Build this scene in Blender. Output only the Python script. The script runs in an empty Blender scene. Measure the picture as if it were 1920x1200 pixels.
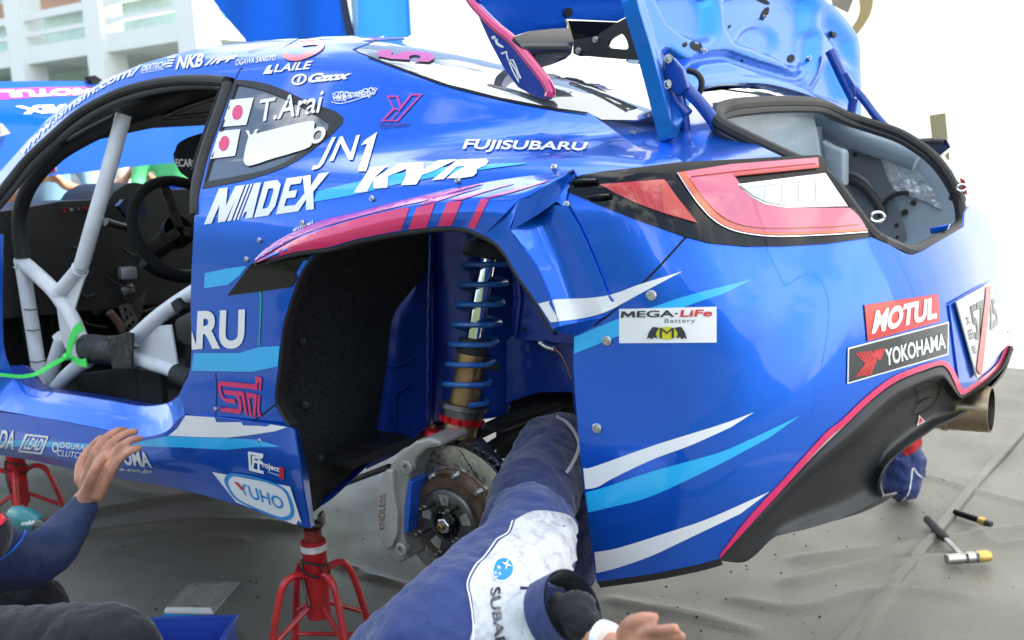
import bpy, bmesh, math, random
import numpy as np
from mathutils import Vector, Matrix
from mathutils.geometry import delaunay_2d_cdt
from mathutils.bvhtree import BVHTree
random.seed(7); rng = np.random.default_rng(7)
SC = bpy.context.scene
COL = SC.collection
R = math.radians
# ------------------------------------------------------------------ camera
# Car frame = world frame: X forward, Y to the car's left, origin at the rear axle; the floor is at z = ZG.
ZG = -0.24
FPX = 1900.0                                   # focal length in photo pixels (1920 wide)
CAM = np.array([-1.2412, 2.2874, 0.9958]); YAW, PIT, ROL = -0.958655, -0.167259, -0.042559
_f = np.array([math.cos(PIT)*math.cos(YAW), math.cos(PIT)*math.sin(YAW), math.sin(PIT)])
_r = np.cross(_f, [0, 0, 1]); _r /= np.linalg.norm(_r); _u = np.cross(_r, _f)
_R = math.cos(ROL)*_r + math.sin(ROL)*_u; _U = -math.sin(ROL)*_r + math.cos(ROL)*_u
cd = bpy.data.cameras.new('camera'); co = bpy.data.objects.new('camera', cd); COL.objects.link(co)
cd.sensor_width = 36.0; cd.lens = 36.0*FPX/1920.0; cd.clip_start = 0.05; cd.clip_end = 500
M3 = Matrix(((_R[0], _U[0], -_f[0]), (_R[1], _U[1], -_f[1]), (_R[2], _U[2], -_f[2])))
co.matrix_world = Matrix.Translation(Vector(CAM)) @ M3.to_4x4()
cd.dof.use_dof = True; cd.dof.focus_distance = 1.95; cd.dof.aperture_fstop = 5.0
SC.camera = co
# ------------------------------------------------------------------ world, sun, exposure
SUN_EL, SUN_AZ = R(52), R(-150)                 # azimuth of the sun measured from +X towards +Y
W = bpy.data.worlds.new('World'); SC.world = W; W.use_nodes = True
wn = W.node_tree.nodes; wl = W.node_tree.links
sky = wn.new('ShaderNodeTexSky'); sky.sky_type = 'NISHITA'; sky.sun_disc = False
sky.sun_elevation = SUN_EL; sky.sun_rotation = R(90) - SUN_AZ; sky.air_density = 1.0; sky.dust_density = 2.0
# broken white cloud all over the sky
wtc = wn.new('ShaderNodeTexCoord'); wcn = wn.new('ShaderNodeTexNoise'); wcn.inputs['Scale'].default_value = 2.6; wcn.inputs['Detail'].default_value = 9; wcn.inputs['Roughness'].default_value = .58
wmr = wn.new('ShaderNodeMapRange'); wmr.inputs['From Min'].default_value = .49; wmr.inputs['From Max'].default_value = .58; wmr.inputs['To Max'].default_value = .92
wmx = wn.new('ShaderNodeMix'); wmx.data_type = 'RGBA'; wmx.inputs['B'].default_value = (8.0, 8.1, 8.3, 1)
wl.new(wtc.outputs['Generated'], wcn.inputs['Vector']); wl.new(wcn.outputs['Fac'], wmr.inputs['Value']); wl.new(wmr.outputs[0], wmx.inputs['Factor']); wl.new(sky.outputs[0], wmx.inputs['A'])
wl.new(wmx.outputs['Result'], wn['Background'].inputs[0]); wn['Background'].inputs[1].default_value = 0.15
sd = bpy.data.lights.new('sun', 'SUN'); sd.energy = 4.5; sd.angle = R(0.5); sd.color = (1, .96, .9)
so = bpy.data.objects.new('sun', sd); COL.objects.link(so)
sv = Vector((math.cos(SUN_EL)*math.cos(SUN_AZ), math.cos(SUN_EL)*math.sin(SUN_AZ), math.sin(SUN_EL)))
so.rotation_euler = sv.to_track_quat('Z', 'Y').to_euler()
so.location = (0, 0, 8)
SC.view_settings.view_transform = 'Standard'; SC.view_settings.look = 'None'
SC.view_settings.exposure = 1.85; SC.view_settings.gamma = 1.0; SC.view_settings.use_curve_mapping = False
SC.view_settings.use_white_balance = True; SC.view_settings.white_balance_temperature = 7000; SC.view_settings.white_balance_tint = 5
SC.render.engine = 'CYCLES'
SC.cycles.max_bounces = 7; SC.cycles.diffuse_bounces = 4; SC.cycles.glossy_bounces = 4; SC.cycles.transparent_max_bounces = 8
SC.cycles.transmission_bounces = 5; SC.cycles.caustics_reflective = False; SC.cycles.caustics_refractive = False
SC.cycles.sample_clamp_indirect = 6.0
# ------------------------------------------------------------------ pixel -> place helpers
def rays(p):
    p = np.atleast_2d(np.asarray(p, float))
    d = _f + ((p[:, 0:1]-960)/FPX)*_R - ((p[:, 1:2]-600)/FPX)*_U
    return d/np.linalg.norm(d, axis=1, keepdims=True)
def on_ax(p, ax, v):
    d = rays(p); t = (np.asarray(v, float)-CAM[ax])/d[:, ax]
    return CAM + d*t[:, None]
def onx(p, v): return on_ax(p, 0, v)
def ony(p, v): return on_ax(p, 1, v)
def onz(p, v): return on_ax(p, 2, v)
def on_plane(p, pt, n):
    d = rays(p); n = np.asarray(n, float); t = ((np.asarray(pt)-CAM)@n)/(d@n)
    return CAM + d*t[:, None]
def V(a): return [tuple(map(float, q)) for q in a]
def cr(pts, n=8, closed=False):
    """Catmull-Rom through pts, n samples per span (any dimension)."""
    P = np.asarray(pts, float); m = len(P)
    if closed: idx = lambda i: P[i % m]; spans = m
    else: idx = lambda i: P[min(max(i, 0), m-1)]; spans = m-1
    out = []
    for i in range(spans):
        p0, p1, p2, p3 = idx(i-1), idx(i), idx(i+1), idx(i+2)
        if not closed and i == 0: p0 = 2*p1-p2
        if not closed and i == spans-1: p3 = 2*p2-p1
        for k in range(n):
            t = k/n
            out.append(.5*((2*p1)+(-p0+p2)*t+(2*p0-5*p1+4*p2-p3)*t*t+(-p0+3*p1-3*p2+p3)*t**3))
    if not closed: out.append(P[-1])
    return np.array(out)
def resamp(pts, n):
    P = np.asarray(pts, float); s = np.r_[0, np.cumsum(np.linalg.norm(np.diff(P[:, :2] if P.shape[1] > 3 else P, axis=0), axis=1))]
    q = np.linspace(0, s[-1], n)
    return np.stack([np.interp(q, s, P[:, k]) for k in range(P.shape[1])], 1)
# ------------------------------------------------------------------ materials
MATS = {}
def mat(name, col=(.5, .5, .5), rough=.5, metal=0., coat=0., spec=.5, bump=None, var=0., emit=None, trans=0., ior=1.45, alpha=1., vscale=6., rvar=0., sheen=0.):
    if name in MATS: return MATS[name]
    m = bpy.data.materials.new(name); m.use_nodes = True; nt = m.node_tree; b = nt.nodes['Principled BSDF']
    c = (*col, 1.)
    b.inputs['Base Color'].default_value = c; b.inputs['Roughness'].default_value = rough; b.inputs['Metallic'].default_value = metal
    b.inputs['Coat Weight'].default_value = coat; b.inputs['Coat Roughness'].default_value = .04; b.inputs['Specular IOR Level'].default_value = spec
    b.inputs['IOR'].default_value = ior; b.inputs['Transmission Weight'].default_value = trans; b.inputs['Alpha'].default_value = alpha
    b.inputs['Sheen Weight'].default_value = sheen
    if emit: b.inputs['Emission Color'].default_value = (*emit[0], 1); b.inputs['Emission Strength'].default_value = emit[1]
    tc = None
    if bump or var or rvar: tc = nt.nodes.new('ShaderNodeTexCoord')
    if var:
        nz = nt.nodes.new('ShaderNodeTexNoise'); nz.inputs['Scale'].default_value = vscale; nz.inputs['Detail'].default_value = 6
        nt.links.new(tc.outputs['Object'], nz.inputs['Vector'])
        mx = nt.nodes.new('ShaderNodeMix'); mx.data_type = 'RGBA'
        mx.inputs['A'].default_value = tuple(max(0, x*(1-var)) for x in col)+(1,); mx.inputs['B'].default_value = tuple(min(1, x*(1+var)) for x in col)+(1,)
        rp = nt.nodes.new('ShaderNodeMapRange'); rp.inputs['From Min'].default_value = .3; rp.inputs['From Max'].default_value = .7
        nt.links.new(nz.outputs['Fac'], rp.inputs['Value']); nt.links.new(rp.outputs[0], mx.inputs['Factor']); nt.links.new(mx.outputs['Result'], b.inputs['Base Color'])
    if rvar:
        nr = nt.nodes.new('ShaderNodeTexNoise'); nr.inputs['Scale'].default_value = vscale*2.5; nr.inputs['Detail'].default_value = 5
        nt.links.new(tc.outputs['Object'], nr.inputs['Vector'])
        rr = nt.nodes.new('ShaderNodeMapRange'); rr.inputs['To Min'].default_value = max(0, rough-rvar); rr.inputs['To Max'].default_value = min(1, rough+rvar)
        rr.inputs['From Min'].default_value = .3; rr.inputs['From Max'].default_value = .7
        nt.links.new(nr.outputs['Fac'], rr.inputs['Value']); nt.links.new(rr.outputs[0], b.inputs['Roughness'])
    if bump:
        nb = nt.nodes.new('ShaderNodeTexNoise'); nb.inputs['Scale'].default_value = bump[0]; nb.inputs['Detail'].default_value = 5
        nt.links.new(tc.outputs['Object'], nb.inputs['Vector'])
        bp = nt.nodes.new('ShaderNodeBump'); bp.inputs['Strength'].default_value = bump[1]; bp.inputs['Distance'].default_value = bump[2] if len(bump) > 2 else .01
        nt.links.new(nb.outputs['Fac'], bp.inputs['Height']); nt.links.new(bp.outputs[0], b.inputs['Normal'])
    MATS[name] = m; return m
BLUE = mat('blue_paint', (.0, .115, .66), .30, .62, .9, .3, var=.06, vscale=900)
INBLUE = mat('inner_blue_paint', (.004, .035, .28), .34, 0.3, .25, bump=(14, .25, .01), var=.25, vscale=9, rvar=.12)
WHITE = mat('white_vinyl', (.80, .80, .80), .35, 0, .6)
CYAN = mat('cyan_vinyl', (.01, .42, .80), .35, 0, .7)
PINK = mat('pink_vinyl', (.70, .022, .13), .35, 0, .7)
PURP = mat('violet_vinyl', (.50, .03, .30), .3, 0, .8)
REDV = mat('red_vinyl', (.60, .02, .03), .35, 0, .6)
BLACKV = mat('black_vinyl', (.012, .012, .014), .35, 0, .5)
DKV = mat('dark_vinyl', (.02, .025, .035), .35, 0, .6)
GREYV = mat('grey_vinyl', (.16, .17, .19), .4, 0, .5)
YELV = mat('yellow_vinyl', (.62, .58, .02), .35, 0, .5)
SKYV = mat('sky_blue_vinyl', (.02, .25, .62), .35, 0, .5)
GLOSSBLK = mat('gloss_black', (.005, .005, .006), .05, 0, .0, .35)
PLASTIC = mat('black_plastic', (.022, .023, .026), .42, 0, 0, .5, bump=(900, .15, .002), rvar=.08)
RUBBER = mat('rubber', (.016, .016, .018), .55, bump=(220, .12, .002))
FELT = mat('felt_liner', (.030, .030, .032), .9, spec=.25, bump=(420, 1., .006), var=.55, vscale=160)
BLACKIN = mat('black_trim', (.012, .012, .013), .65, bump=(60, .15, .004), var=.3)
CAGE = mat('cage_white', (.62, .64, .68), .38, bump=(60, .12, .003), var=.08, vscale=20, rvar=.1)
ALU = mat('aluminium', (.52, .52, .52), .38, 1., bump=(80, .1, .003), rvar=.12, var=.15, vscale=30)
STEEL = mat('steel', (.42, .41, .39), .33, 1., var=.2, vscale=40, rvar=.14)
DKSTEEL = mat('dark_steel', (.10, .095, .09), .42, .9, var=.3, vscale=35, rvar=.15)
CHROME = mat('chrome', (.75, .76, .78), .08, 1.)
BRONZE = mat('bronze_tube', (.26, .155, .075), .36, .75, var=.3, vscale=18, rvar=.14)
SPRING = mat('spring_blue', (.012, .11, .38), .34, 0, .5)
REDAN = mat('red_anodised', (.50, .01, .02), .32, .6)
# ------------------------------------------------------------------ object helpers
def setp(o, parent):
    if parent is not None:
        o.parent = parent
        o.matrix_parent_inverse = Matrix.Translation(-Vector(parent.location)) if parent.rotation_euler.z == 0 else parent.matrix_basis.inverted()
def tag(o, label, cat, group=None):
    o['label'] = label; o['category'] = cat
    if group: o['group'] = group
    return o
def thing(name, label, cat, loc=(0, 0, 0), group=None):
    o = bpy.data.objects.new(name, None); o.location = loc; COL.objects.link(o); o.empty_display_size = .1
    return tag(o, label, cat, group)
def mk(name, verts, faces, m, parent=None, smooth=True, sharp=None, loopn=None):
    me = bpy.data.meshes.new(name)
    me.from_pydata(V(verts), [], [tuple(int(i) for i in f) for f in faces])
    me.validate()
    if smooth: me.polygons.foreach_set('use_smooth', [True]*len(me.polygons))
    if sharp is not None and smooth: me.set_sharp_from_angle(angle=R(sharp))
    if loopn is not None and len(loopn) == len(me.loops): me.normals_split_custom_set(loopn)
    if m: me.materials.append(m)
    o = bpy.data.objects.new(name, me); COL.objects.link(o); setp(o, parent)
    return o
class MB:
    """collects shapes into one mesh"""
    def __init__(s): s.v = []; s.f = []
    def add(s, v, f):
        b = len(s.v); s.v += [tuple(map(float, q)) for q in v]; s.f += [tuple(i+b for i in q) for q in f]; return s
    def box(s, c, d, rot=None, bev=0.):
        c = Vector(c); h = [x/2 for x in d]
        bm = bmesh.new(); bmesh.ops.create_cube(bm, size=1)
        for v in bm.verts: v.co = Vector((v.co.x*d[0], v.co.y*d[1], v.co.z*d[2]))
        if bev: bmesh.ops.bevel(bm, geom=bm.edges[:], offset=min(bev, min(h)*.95), segments=2, affect='EDGES', profile=.5)
        bm.verts.index_update()
        Rm = rot if rot is not None else Matrix.Identity(3)
        s.add([c + Rm @ v.co for v in bm.verts], [[v.index for v in f.verts] for f in bm.faces]); bm.free(); return s
    def tube(s, pts, r, n=12, cap=True, closed=False):
        P = [Vector(p) for p in V(pts)]; m = len(P)
        rr = r if hasattr(r, '__len__') else [r]*m
        T = []
        for i in range(m):
            a = P[(i-1) % m] if (closed or i > 0) else P[i]; b = P[(i+1) % m] if (closed or i < m-1) else P[i]
            t = (b-a); T.append(t.normalized() if t.length > 1e-9 else Vector((0, 0, 1)))
        ref = Vector((0, 0, 1)) if abs(T[0].z) < .9 else Vector((1, 0, 0))
        nrm = (ref - T[0]*ref.dot(T[0])).normalized(); vs = []
        for i in range(m):
            nrm = (nrm - T[i]*nrm.dot(T[i]));
            nrm = nrm.normalized() if nrm.length > 1e-6 else T[i].orthogonal().normalized()
            bn = T[i].cross(nrm)
            ra, rb = rr[i] if hasattr(rr[i], '__len__') else (rr[i], rr[i])
            for k in range(n):
                a = 2*math.pi*k/n; vs.append(P[i] + nrm*(math.cos(a)*ra) + bn*(math.sin(a)*rb))
        fs = []
        for i in range(m if closed else m-1):
            j = (i+1) % m
            for k in range(n): fs.append((i*n+k, i*n+(k+1) % n, j*n+(k+1) % n, j*n+k))
        if cap and not closed: fs.append(tuple(range(n-1, -1, -1))); fs.append(tuple((m-1)*n+k for k in range(n)))
        return s.add(vs, fs)
    def lathe(s, o, ax, prof, n=32, up=None):
        """prof: list of (distance along axis, radius)"""
        o = Vector(o); ax = Vector(ax).normalized(); e1 = ax.orthogonal().normalized() if up is None else (Vector(up)-ax*Vector(up).dot(ax)).normalized(); e2 = ax.cross(e1)
        vs = []; fs = []
        for (h, r) in prof:
            for k in range(n):
                a = 2*math.pi*k/n; vs.append(o+ax*h+(e1*math.cos(a)+e2*math.sin(a))*max(r, 1e-5))
        for i in range(len(prof)-1):
            for k in range(n): fs.append((i*n+k, i*n+(k+1) % n, (i+1)*n+(k+1) % n, (i+1)*n+k))
        return s.add(vs, fs)
    def prism(s, poly3, vec):
        """polygon (3D list) extruded by vec"""
        P = [Vector(p) for p in V(poly3)]; v = Vector(vec); n = len(P)
        s.add(P+[p+v for p in P], [tuple(range(n-1, -1, -1)), tuple(range(n, 2*n))]+[(i, (i+1) % n, n+(i+1) % n, n+i) for i in range(n)]); return s
    def build(s, name, m, parent=None, smooth=True, sharp=35):
        return mk(name, s.v, s.f, m, parent, smooth, sharp)
def fixn(o):
    bm = bmesh.new(); bm.from_mesh(o.data); bmesh.ops.recalc_face_normals(bm, faces=bm.faces[:]); bm.to_mesh(o.data); bm.free(); return o
def inside(loops, pts):
    """even-odd test of pts (N,2) against loops"""
    c = np.zeros(len(pts), bool); x, y = pts[:, 0], pts[:, 1]
    for L in loops:
        L = np.asarray(L, float); q = np.roll(L, -1, 0)
        for (x1, y1), (x2, y2) in zip(L, q):
            if y1 == y2: continue
            m = ((y1 > y) != (y2 > y)) & (x < (x2-x1)*(y-y1)/(y2-y1)+x1); c ^= m
    return c
def tri2d(loops, step):
    """dense triangulation of a region bounded by loops (2D) -> verts, tris"""
    vs = []; ed = []
    for L in loops:
        L = np.asarray(L, float); b = len(vs); k = len(L)
        pts = []
        for i in range(k):
            a, c = L[i], L[(i+1) % k]; n = max(1, int(np.linalg.norm(c-a)/step))
            for j in range(n): pts.append(a+(c-a)*j/n)
        vs += pts; ed += [(b+i, b+(i+1) % len(pts)) for i in range(len(pts))]
    B = np.array(vs); lo, hi = B.min(0), B.max(0)
    gx = np.arange(lo[0]+step*.5, hi[0], step); gy = np.arange(lo[1]+step*.5, hi[1], step*.87)
    if len(gx) and len(gy):
        G = np.array([(x+(step*.5 if j % 2 else 0), y) for j, y in enumerate(gy) for x in gx])
        G = G[inside(loops, G)]
        if len(G):
            keep = np.ones(len(G), bool)
            for s in range(0, len(G), 2000):
                keep[s:s+2000] = (((G[s:s+2000, None, :]-B[None])**2).sum(2).min(1) > (step*.45)**2)
            vs = list(B)+list(G[keep])
    r = delaunay_2d_cdt([Vector((float(a), float(b))) for a, b in vs], ed, [], 0, 1e-4)
    v2 = np.array([tuple(q) for q in r[0]]); t = [tuple(f) for f in r[2] if len(f) == 3]
    T = np.array(t); cen = v2[T].mean(1); T = T[inside(loops, cen)]
    # same winding (counter-clockwise as seen by the camera: pixel y points down)
    a, b, c = v2[T[:, 0]], v2[T[:, 1]], v2[T[:, 2]]
    ar = (b[:, 0]-a[:, 0])*(c[:, 1]-a[:, 1])-(b[:, 1]-a[:, 1])*(c[:, 0]-a[:, 0])
    T = T[np.abs(ar) > 1e-3]; ar = ar[np.abs(ar) > 1e-3] if False else ((v2[T[:, 1], 0]-v2[T[:, 0], 0])*(v2[T[:, 2], 1]-v2[T[:, 0], 1])-(v2[T[:, 1], 1]-v2[T[:, 0], 1])*(v2[T[:, 2], 0]-v2[T[:, 0], 0]))
    T[ar > 0] = T[ar > 0][:, ::-1]
    return v2, T
def shell(name, P, N, T, m, parent=None, thick=.004):
    """front surface P (normals N), tris T, given thickness; custom normals on the front"""
    P = np.asarray(P); N = np.asarray(N); T = np.asarray(T); n = len(P)
    verts = list(P); faces = [tuple(t) for t in T]; ln = [tuple(N[i]) for t in T for i in t]
    if thick:
        verts += list(P-N*thick); faces += [tuple(i+n for i in t[::-1]) for t in T]; ln += [tuple(-N[i]) for t in T for i in t[::-1]]
        cnt = {}
        for t in T:
            for i in range(3):
                e = (t[i], t[(i+1) % 3]); k = (min(e), max(e)); cnt[k] = None if k in cnt else e
        for e in cnt.values():
            if e is None: continue
            a, b = e; fn = np.cross(P[b]-P[a], N[a]); L = np.linalg.norm(fn); fn = fn/L if L > 1e-12 else N[a]
            faces.append((b, a, a+n, b+n)); ln += [tuple(fn)]*4
    return mk(name, verts, faces, m, parent, True, None, ln)
# ------------------------------------------------------------------ the car body as one smooth implicit form
def cspl(xs, ys):
    xs = np.asarray(xs, float); ys = np.asarray(ys, float); n = len(xs); h = np.diff(xs)
    A = np.eye(n); b = np.zeros(n)
    for i in range(1, n-1):
        A[i, i-1] = h[i-1]; A[i, i] = 2*(h[i-1]+h[i]); A[i, i+1] = h[i]; b[i] = 6*((ys[i+1]-ys[i])/h[i]-(ys[i]-ys[i-1])/h[i-1])
    M = np.linalg.solve(A, b)
    def f(x):
        x = np.clip(x, xs[0], xs[-1]); i = np.clip(np.searchsorted(xs, x)-1, 0, n-2); a = xs[i+1]-x; c = x-xs[i]; hh = h[i]
        return (M[i]*a**3+M[i+1]*c**3)/(6*hh)+(ys[i]/hh-M[i]*hh/6)*a+(ys[i+1]/hh-M[i+1]*hh/6)*c
    return f
Wx = cspl([-.9, -.6, -.35, 0, .35, .8, 1.3, 2.0], [.80, .822, .836, .842, .836, .822, .818, .81])
Wz = cspl([.0, .15, .3, .45, .65, .8, .95, 1.1], [-.05, -.035, -.02, -.008, .0, -.002, -.02, -.06])
H0 = cspl([-.9, -.6, -.35, 0, .35, .8, 1.3, 2.0], [.875, .925, .955, .965, .955, .94, .93, .92])
G0 = cspl([-.75, -.5, -.25, 0, .3, .7, 1.2, 2.0], [.50, .57, .66, .735, .785, .80, .80, .78])
T0 = cspl([-.9, -.75, -.5, -.25, 0, .2, .4, .7, 1.0, 1.3, 1.6, 2.0], [.86, .925, 1.02, 1.12, 1.20, 1.25, 1.288, 1.315, 1.32, 1.268, 1.12, .90])
Xz = cspl([.1, .22, .35, .5, .65, .75, .85, .95, 1.1], [-.755, -.812, -.86, -.873, -.858, -.838, -.80, -.76, -.69])
def smax(a, b, k):
    h = np.clip(.5+.5*(a-b)/k, 0, 1); return b*(1-h)+a*h+k*h*(1-h)
def smin(a, b, k): return -smax(-a, -b, k)
def body_g(P):
    X, Y, Z = P[..., 0], np.abs(P[..., 1]), P[..., 2]
    low = smax(Y-(Wx(X)+Wz(Z)), (Z-(H0(X)+.27*(.83-np.minimum(Y, .83))-.10*np.maximum(.83-Y, 0)**2))*.96, .07)
    rear = Xz(Z)+.31*(Y/.83)**3.0-X
    low = smax(low, rear*.85, .06)
    gre = smax((Y-(G0(X)-.58*(Z-.93)-.2*np.maximum(Z-.95, 0)**2))*.85, (Z-(T0(X)-.035*(Y/.6)**2))*.93, .07)
    gre = smax(smax(gre, Y-(Wx(X)+Wz(Z)), .04), rear, .05)
    return smin(low, gre, .05)
def grad_g(P, e=1e-3):
    N = np.zeros_like(P)
    for k in range(3):
        d = np.zeros(3); d[k] = e; N[:, k] = body_g(P+d)-body_g(P-d)
    return N/np.maximum(np.linalg.norm(N, axis=1, keepdims=True), 1e-9)
def on_body(px, lev=0., t0=.9, t1=5.5):
    px = np.atleast_2d(np.asarray(px, float)); out = np.zeros((len(px), 3)); lev = np.broadcast_to(np.asarray(lev, float), (len(px),))
    ts = np.linspace(t0, t1, 260)
    for s in range(0, len(px), 4000):
        D = rays(px[s:s+4000]); L = lev[s:s+4000]
        g = body_g(CAM+D[:, None, :]*ts[None, :, None])-L[:, None]
        neg = g < 0; hit = neg.any(1); i = np.where(hit, neg.argmax(1), g.argmin(1))
        lo = ts[np.maximum(i-1, 0)]; hi = ts[i]
        for _ in range(26):
            mid = (lo+hi)/2; gm = body_g(CAM+D*mid[:, None])-L
            lo = np.where(gm > 0, mid, lo); hi = np.where(gm > 0, hi, mid)
        # rays that miss: golden refinement of the nearest approach
        miss = ~hit
        if miss.any():
            a = ts[np.maximum(i-1, 0)].copy(); b = ts[np.minimum(i+1, len(ts)-1)].copy()
            for _ in range(30):
                m1 = a+(b-a)*.382; m2 = a+(b-a)*.618
                q = body_g(CAM+D*m1[:, None]) < body_g(CAM+D*m2[:, None]); b = np.where(q, m2, b); a = np.where(q, a, m1)
            hi = np.where(miss, (a+b)/2, hi)
        out[s:s+4000] = CAM+D*hi[:, None]
    return out
SKINS = []                                       # surfaces that decals can lie on
def addskin(P, N, T): SKINS.append((np.asarray(P), np.asarray(N), np.asarray(T)))
def skin(name, loops, m, parent, step=9, thick=.004, lev=0., reg=True):
    v2, T = tri2d(loops, step); P = on_body(v2, lev); N = grad_g(P)
    if reg: addskin(P, N, T)
    return shell(name, P, N, T, m, parent, thick)
def strip(name, lines, m, parent, n=40, sub=4, thick=.004, reg=True, sharp=40, surf=None):
    """loft between pixel polylines; each line = (pixel points, level or list of levels above the body)"""
    rows = []
    for (px, lv) in lines:
        px = np.asarray(px, float); lv = np.broadcast_to(np.asarray(lv, float), (len(px),))
        q = resamp(np.c_[px, lv, lv*0], n)
        rows.append(on_body(q[:, :2], q[:, 2]) if surf is None else surf(q[:, :2], q[:, 2]))
    return loft(name, rows, m, parent, sub, thick, reg, sharp)
def loft(name, rows, m, parent, sub=4, thick=.004, reg=True, sharp=40, spl=True):
    rows = np.array(rows); k, n = rows.shape[:2]
    if spl and k > 2: A = np.stack([cr(rows[:, j], sub) for j in range(n)], 1)
    else: A = np.concatenate([np.array([rows[i]*(1-t)+rows[i+1]*t for t in np.arange(sub)/sub]) for i in range(k-1)]+[rows[-1:]], 0)
    kk = len(A); P = A.reshape(-1, 3); T = []
    for i in range(kk-1):
        for j in range(n-1):
            a, b, c, d = i*n+j, i*n+j+1, (i+1)*n+j+1, (i+1)*n+j; T += [(a, d, c), (a, c, b)]
    T = np.array(T)
    fn = np.cross(P[T[:, 1]]-P[T[:, 0]], P[T[:, 2]]-P[T[:, 0]])
    if (fn*(CAM-P[T[:, 0]])).sum() < 0: T = T[:, ::-1]; fn = -fn
    N = np.zeros_like(P)
    for q in range(3): np.add.at(N, T[:, q], fn)
    N /= np.maximum(np.linalg.norm(N, axis=1, keepdims=True), 1e-12)
    if reg: addskin(P, N, T)
    return shell(name, P, N, T, m, parent, thick)
# ------------------------------------------------------------------ the car's skin
car = thing('rally_car', 'blue rally coupe without its rear wheel, boot open, covered in sponsor lettering', 'car', (.3, 0, ZG))
APER_R = [(337, 742), (347, 720), (357, 697), (361, 647), (359, 567), (362, 480), (367, 403), (376, 354)]
BPIL = [(376, 354), (393, 287), (418, 215), (441, 148)]
RAIL = [(441, 148), (433, 145), (383, 142), (333, 143), (283, 150), (233, 163), (187, 183), (143, 210), (100, 247), (50, 293), (0, 353), (-60, 420)]
SILH = [(-60, 384), (0, 322), (50, 266), (100, 214), (167, 168), (213, 143), (260, 123), (317, 105), (383, 89), (480, 77), (560, 71), (660, 67), (720, 66)]
GLEDGE = [(660, 93), (690, 106), (783, 140), (840, 160), (940, 185), (1035, 203), (1100, 212), (1127, 227), (1173, 260), (1207, 280), (1265, 292)]
LAMPTOP = [(1280, 303), (1180, 316), (1085, 330), (1062, 344)]
LAMPBOT = [(1058, 356), (1113, 381), (1187, 410), (1286, 444), (1333, 456), (1407, 462), (1480, 461), (1553, 456), (1634, 445)]
SEAM = [(1286, 444), (1225, 510), (1160, 573), (1110, 612), (1077, 628)]
ARCH_R = [(1035, 616), (1008, 570), (987, 545), (965, 507), (950, 479), (932, 457), (907, 441), (886, 432), (862, 426), (832, 425), (787, 429), (726, 438), (666, 450), (617, 464)]
ARCH_F = [(617, 464), (603, 467), (580, 487), (563, 513), (553, 537), (543, 567), (533, 600), (527, 633), (522, 687), (517, 723), (516, 758), (531, 788), (540, 799)]
SKTOP = [(540, 799), (470, 790), (412, 782), (347, 776)]
c2 = lambda L, n=5: [tuple(q) for q in cr(L, n)]
quarter = c2(APER_R)[:-1]+c2(BPIL)+[(441, 147)]+c2([(455, 147), (500, 108), (560, 74)])[1:]+[(600, 69.5), (660, 67), (720, 66), (690, 80)]+c2(GLEDGE)+LAMPTOP+[(1058, 350)]+LAMPBOT[:4]+SEAM[1:]+c2(ARCH_R)+c2(ARCH_F)[1:]+c2(SKTOP)[1:]
QW_OUT = [(440, 149), (467, 151), (500, 157), (533, 169), (567, 185), (600, 198), (630, 209), (643, 220), (642, 231), (622, 252), (600, 270), (573, 290), (540, 310), (500, 326), (450, 340), (400, 350), (379, 354), (395, 289), (420, 215)]
QW_IN = [(444, 158), (483, 166), (517, 178), (547, 191), (587, 213), (617, 231), (611, 247), (587, 268), (560, 288), (527, 307), (487, 321), (433, 332), (400, 338), (384, 341), (400, 288), (423, 220)]
qp = skin('quarter_panel', [quarter, c2(QW_OUT[:7])+QW_OUT[7:9]+c2(QW_OUT[8:17])[1:]+QW_OUT[17:]], BLUE, car, 9)
roof_poly = c2(RAIL)+c2(SILH)[:-25]+[(455, 80), (480, 77), (560, 71), (559, 74), (500, 108), (455, 147)]
rp = skin('roof_rail', [c2(RAIL)+c2(SILH[:10])+[(560, 71.5), (545, 80), (500, 108), (455, 147)]], BLUE, car, 9)
# rear bumper
BUMP = [(1160, 573), (1225, 510), (1286, 444)]+c2(LAMPBOT[3:])[1:]+c2([(1634, 445), (1665, 458), (1700, 476), (1722, 474), (1768, 448), (1807, 425)])[1:]+[(1809, 400), (1817, 385)]+c2([(1817, 385), (1862, 415), (1889, 457), (1896, 500), (1899, 560), (1898, 621)])[1:]
PINKL = [(1898, 621), (1894, 651), (1879, 685), (1847, 715), (1808, 739), (1797, 733), (1788, 712), (1777, 692), (1761, 685), (1713, 701), (1673, 720), (1628, 755), (1585, 797), (1553, 823), (1480, 904), (1407, 984), (1350, 1047)]
BBOT = [(1350, 1047), (1311, 1058), (1223, 1076), (1119, 1091)]
BFRONT = [(1119, 1091), (1108, 1015), (1098, 940), (1088, 850), (1080, 760), (1075, 680), (1077, 628)]
bump = BUMP+c2(PINKL)[1:]+BBOT[1:]+c2(BFRONT)[1:]+[(1110, 612)]
bp_ = skin('rear_bumper', [bump], BLUE, car, 9)
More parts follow.
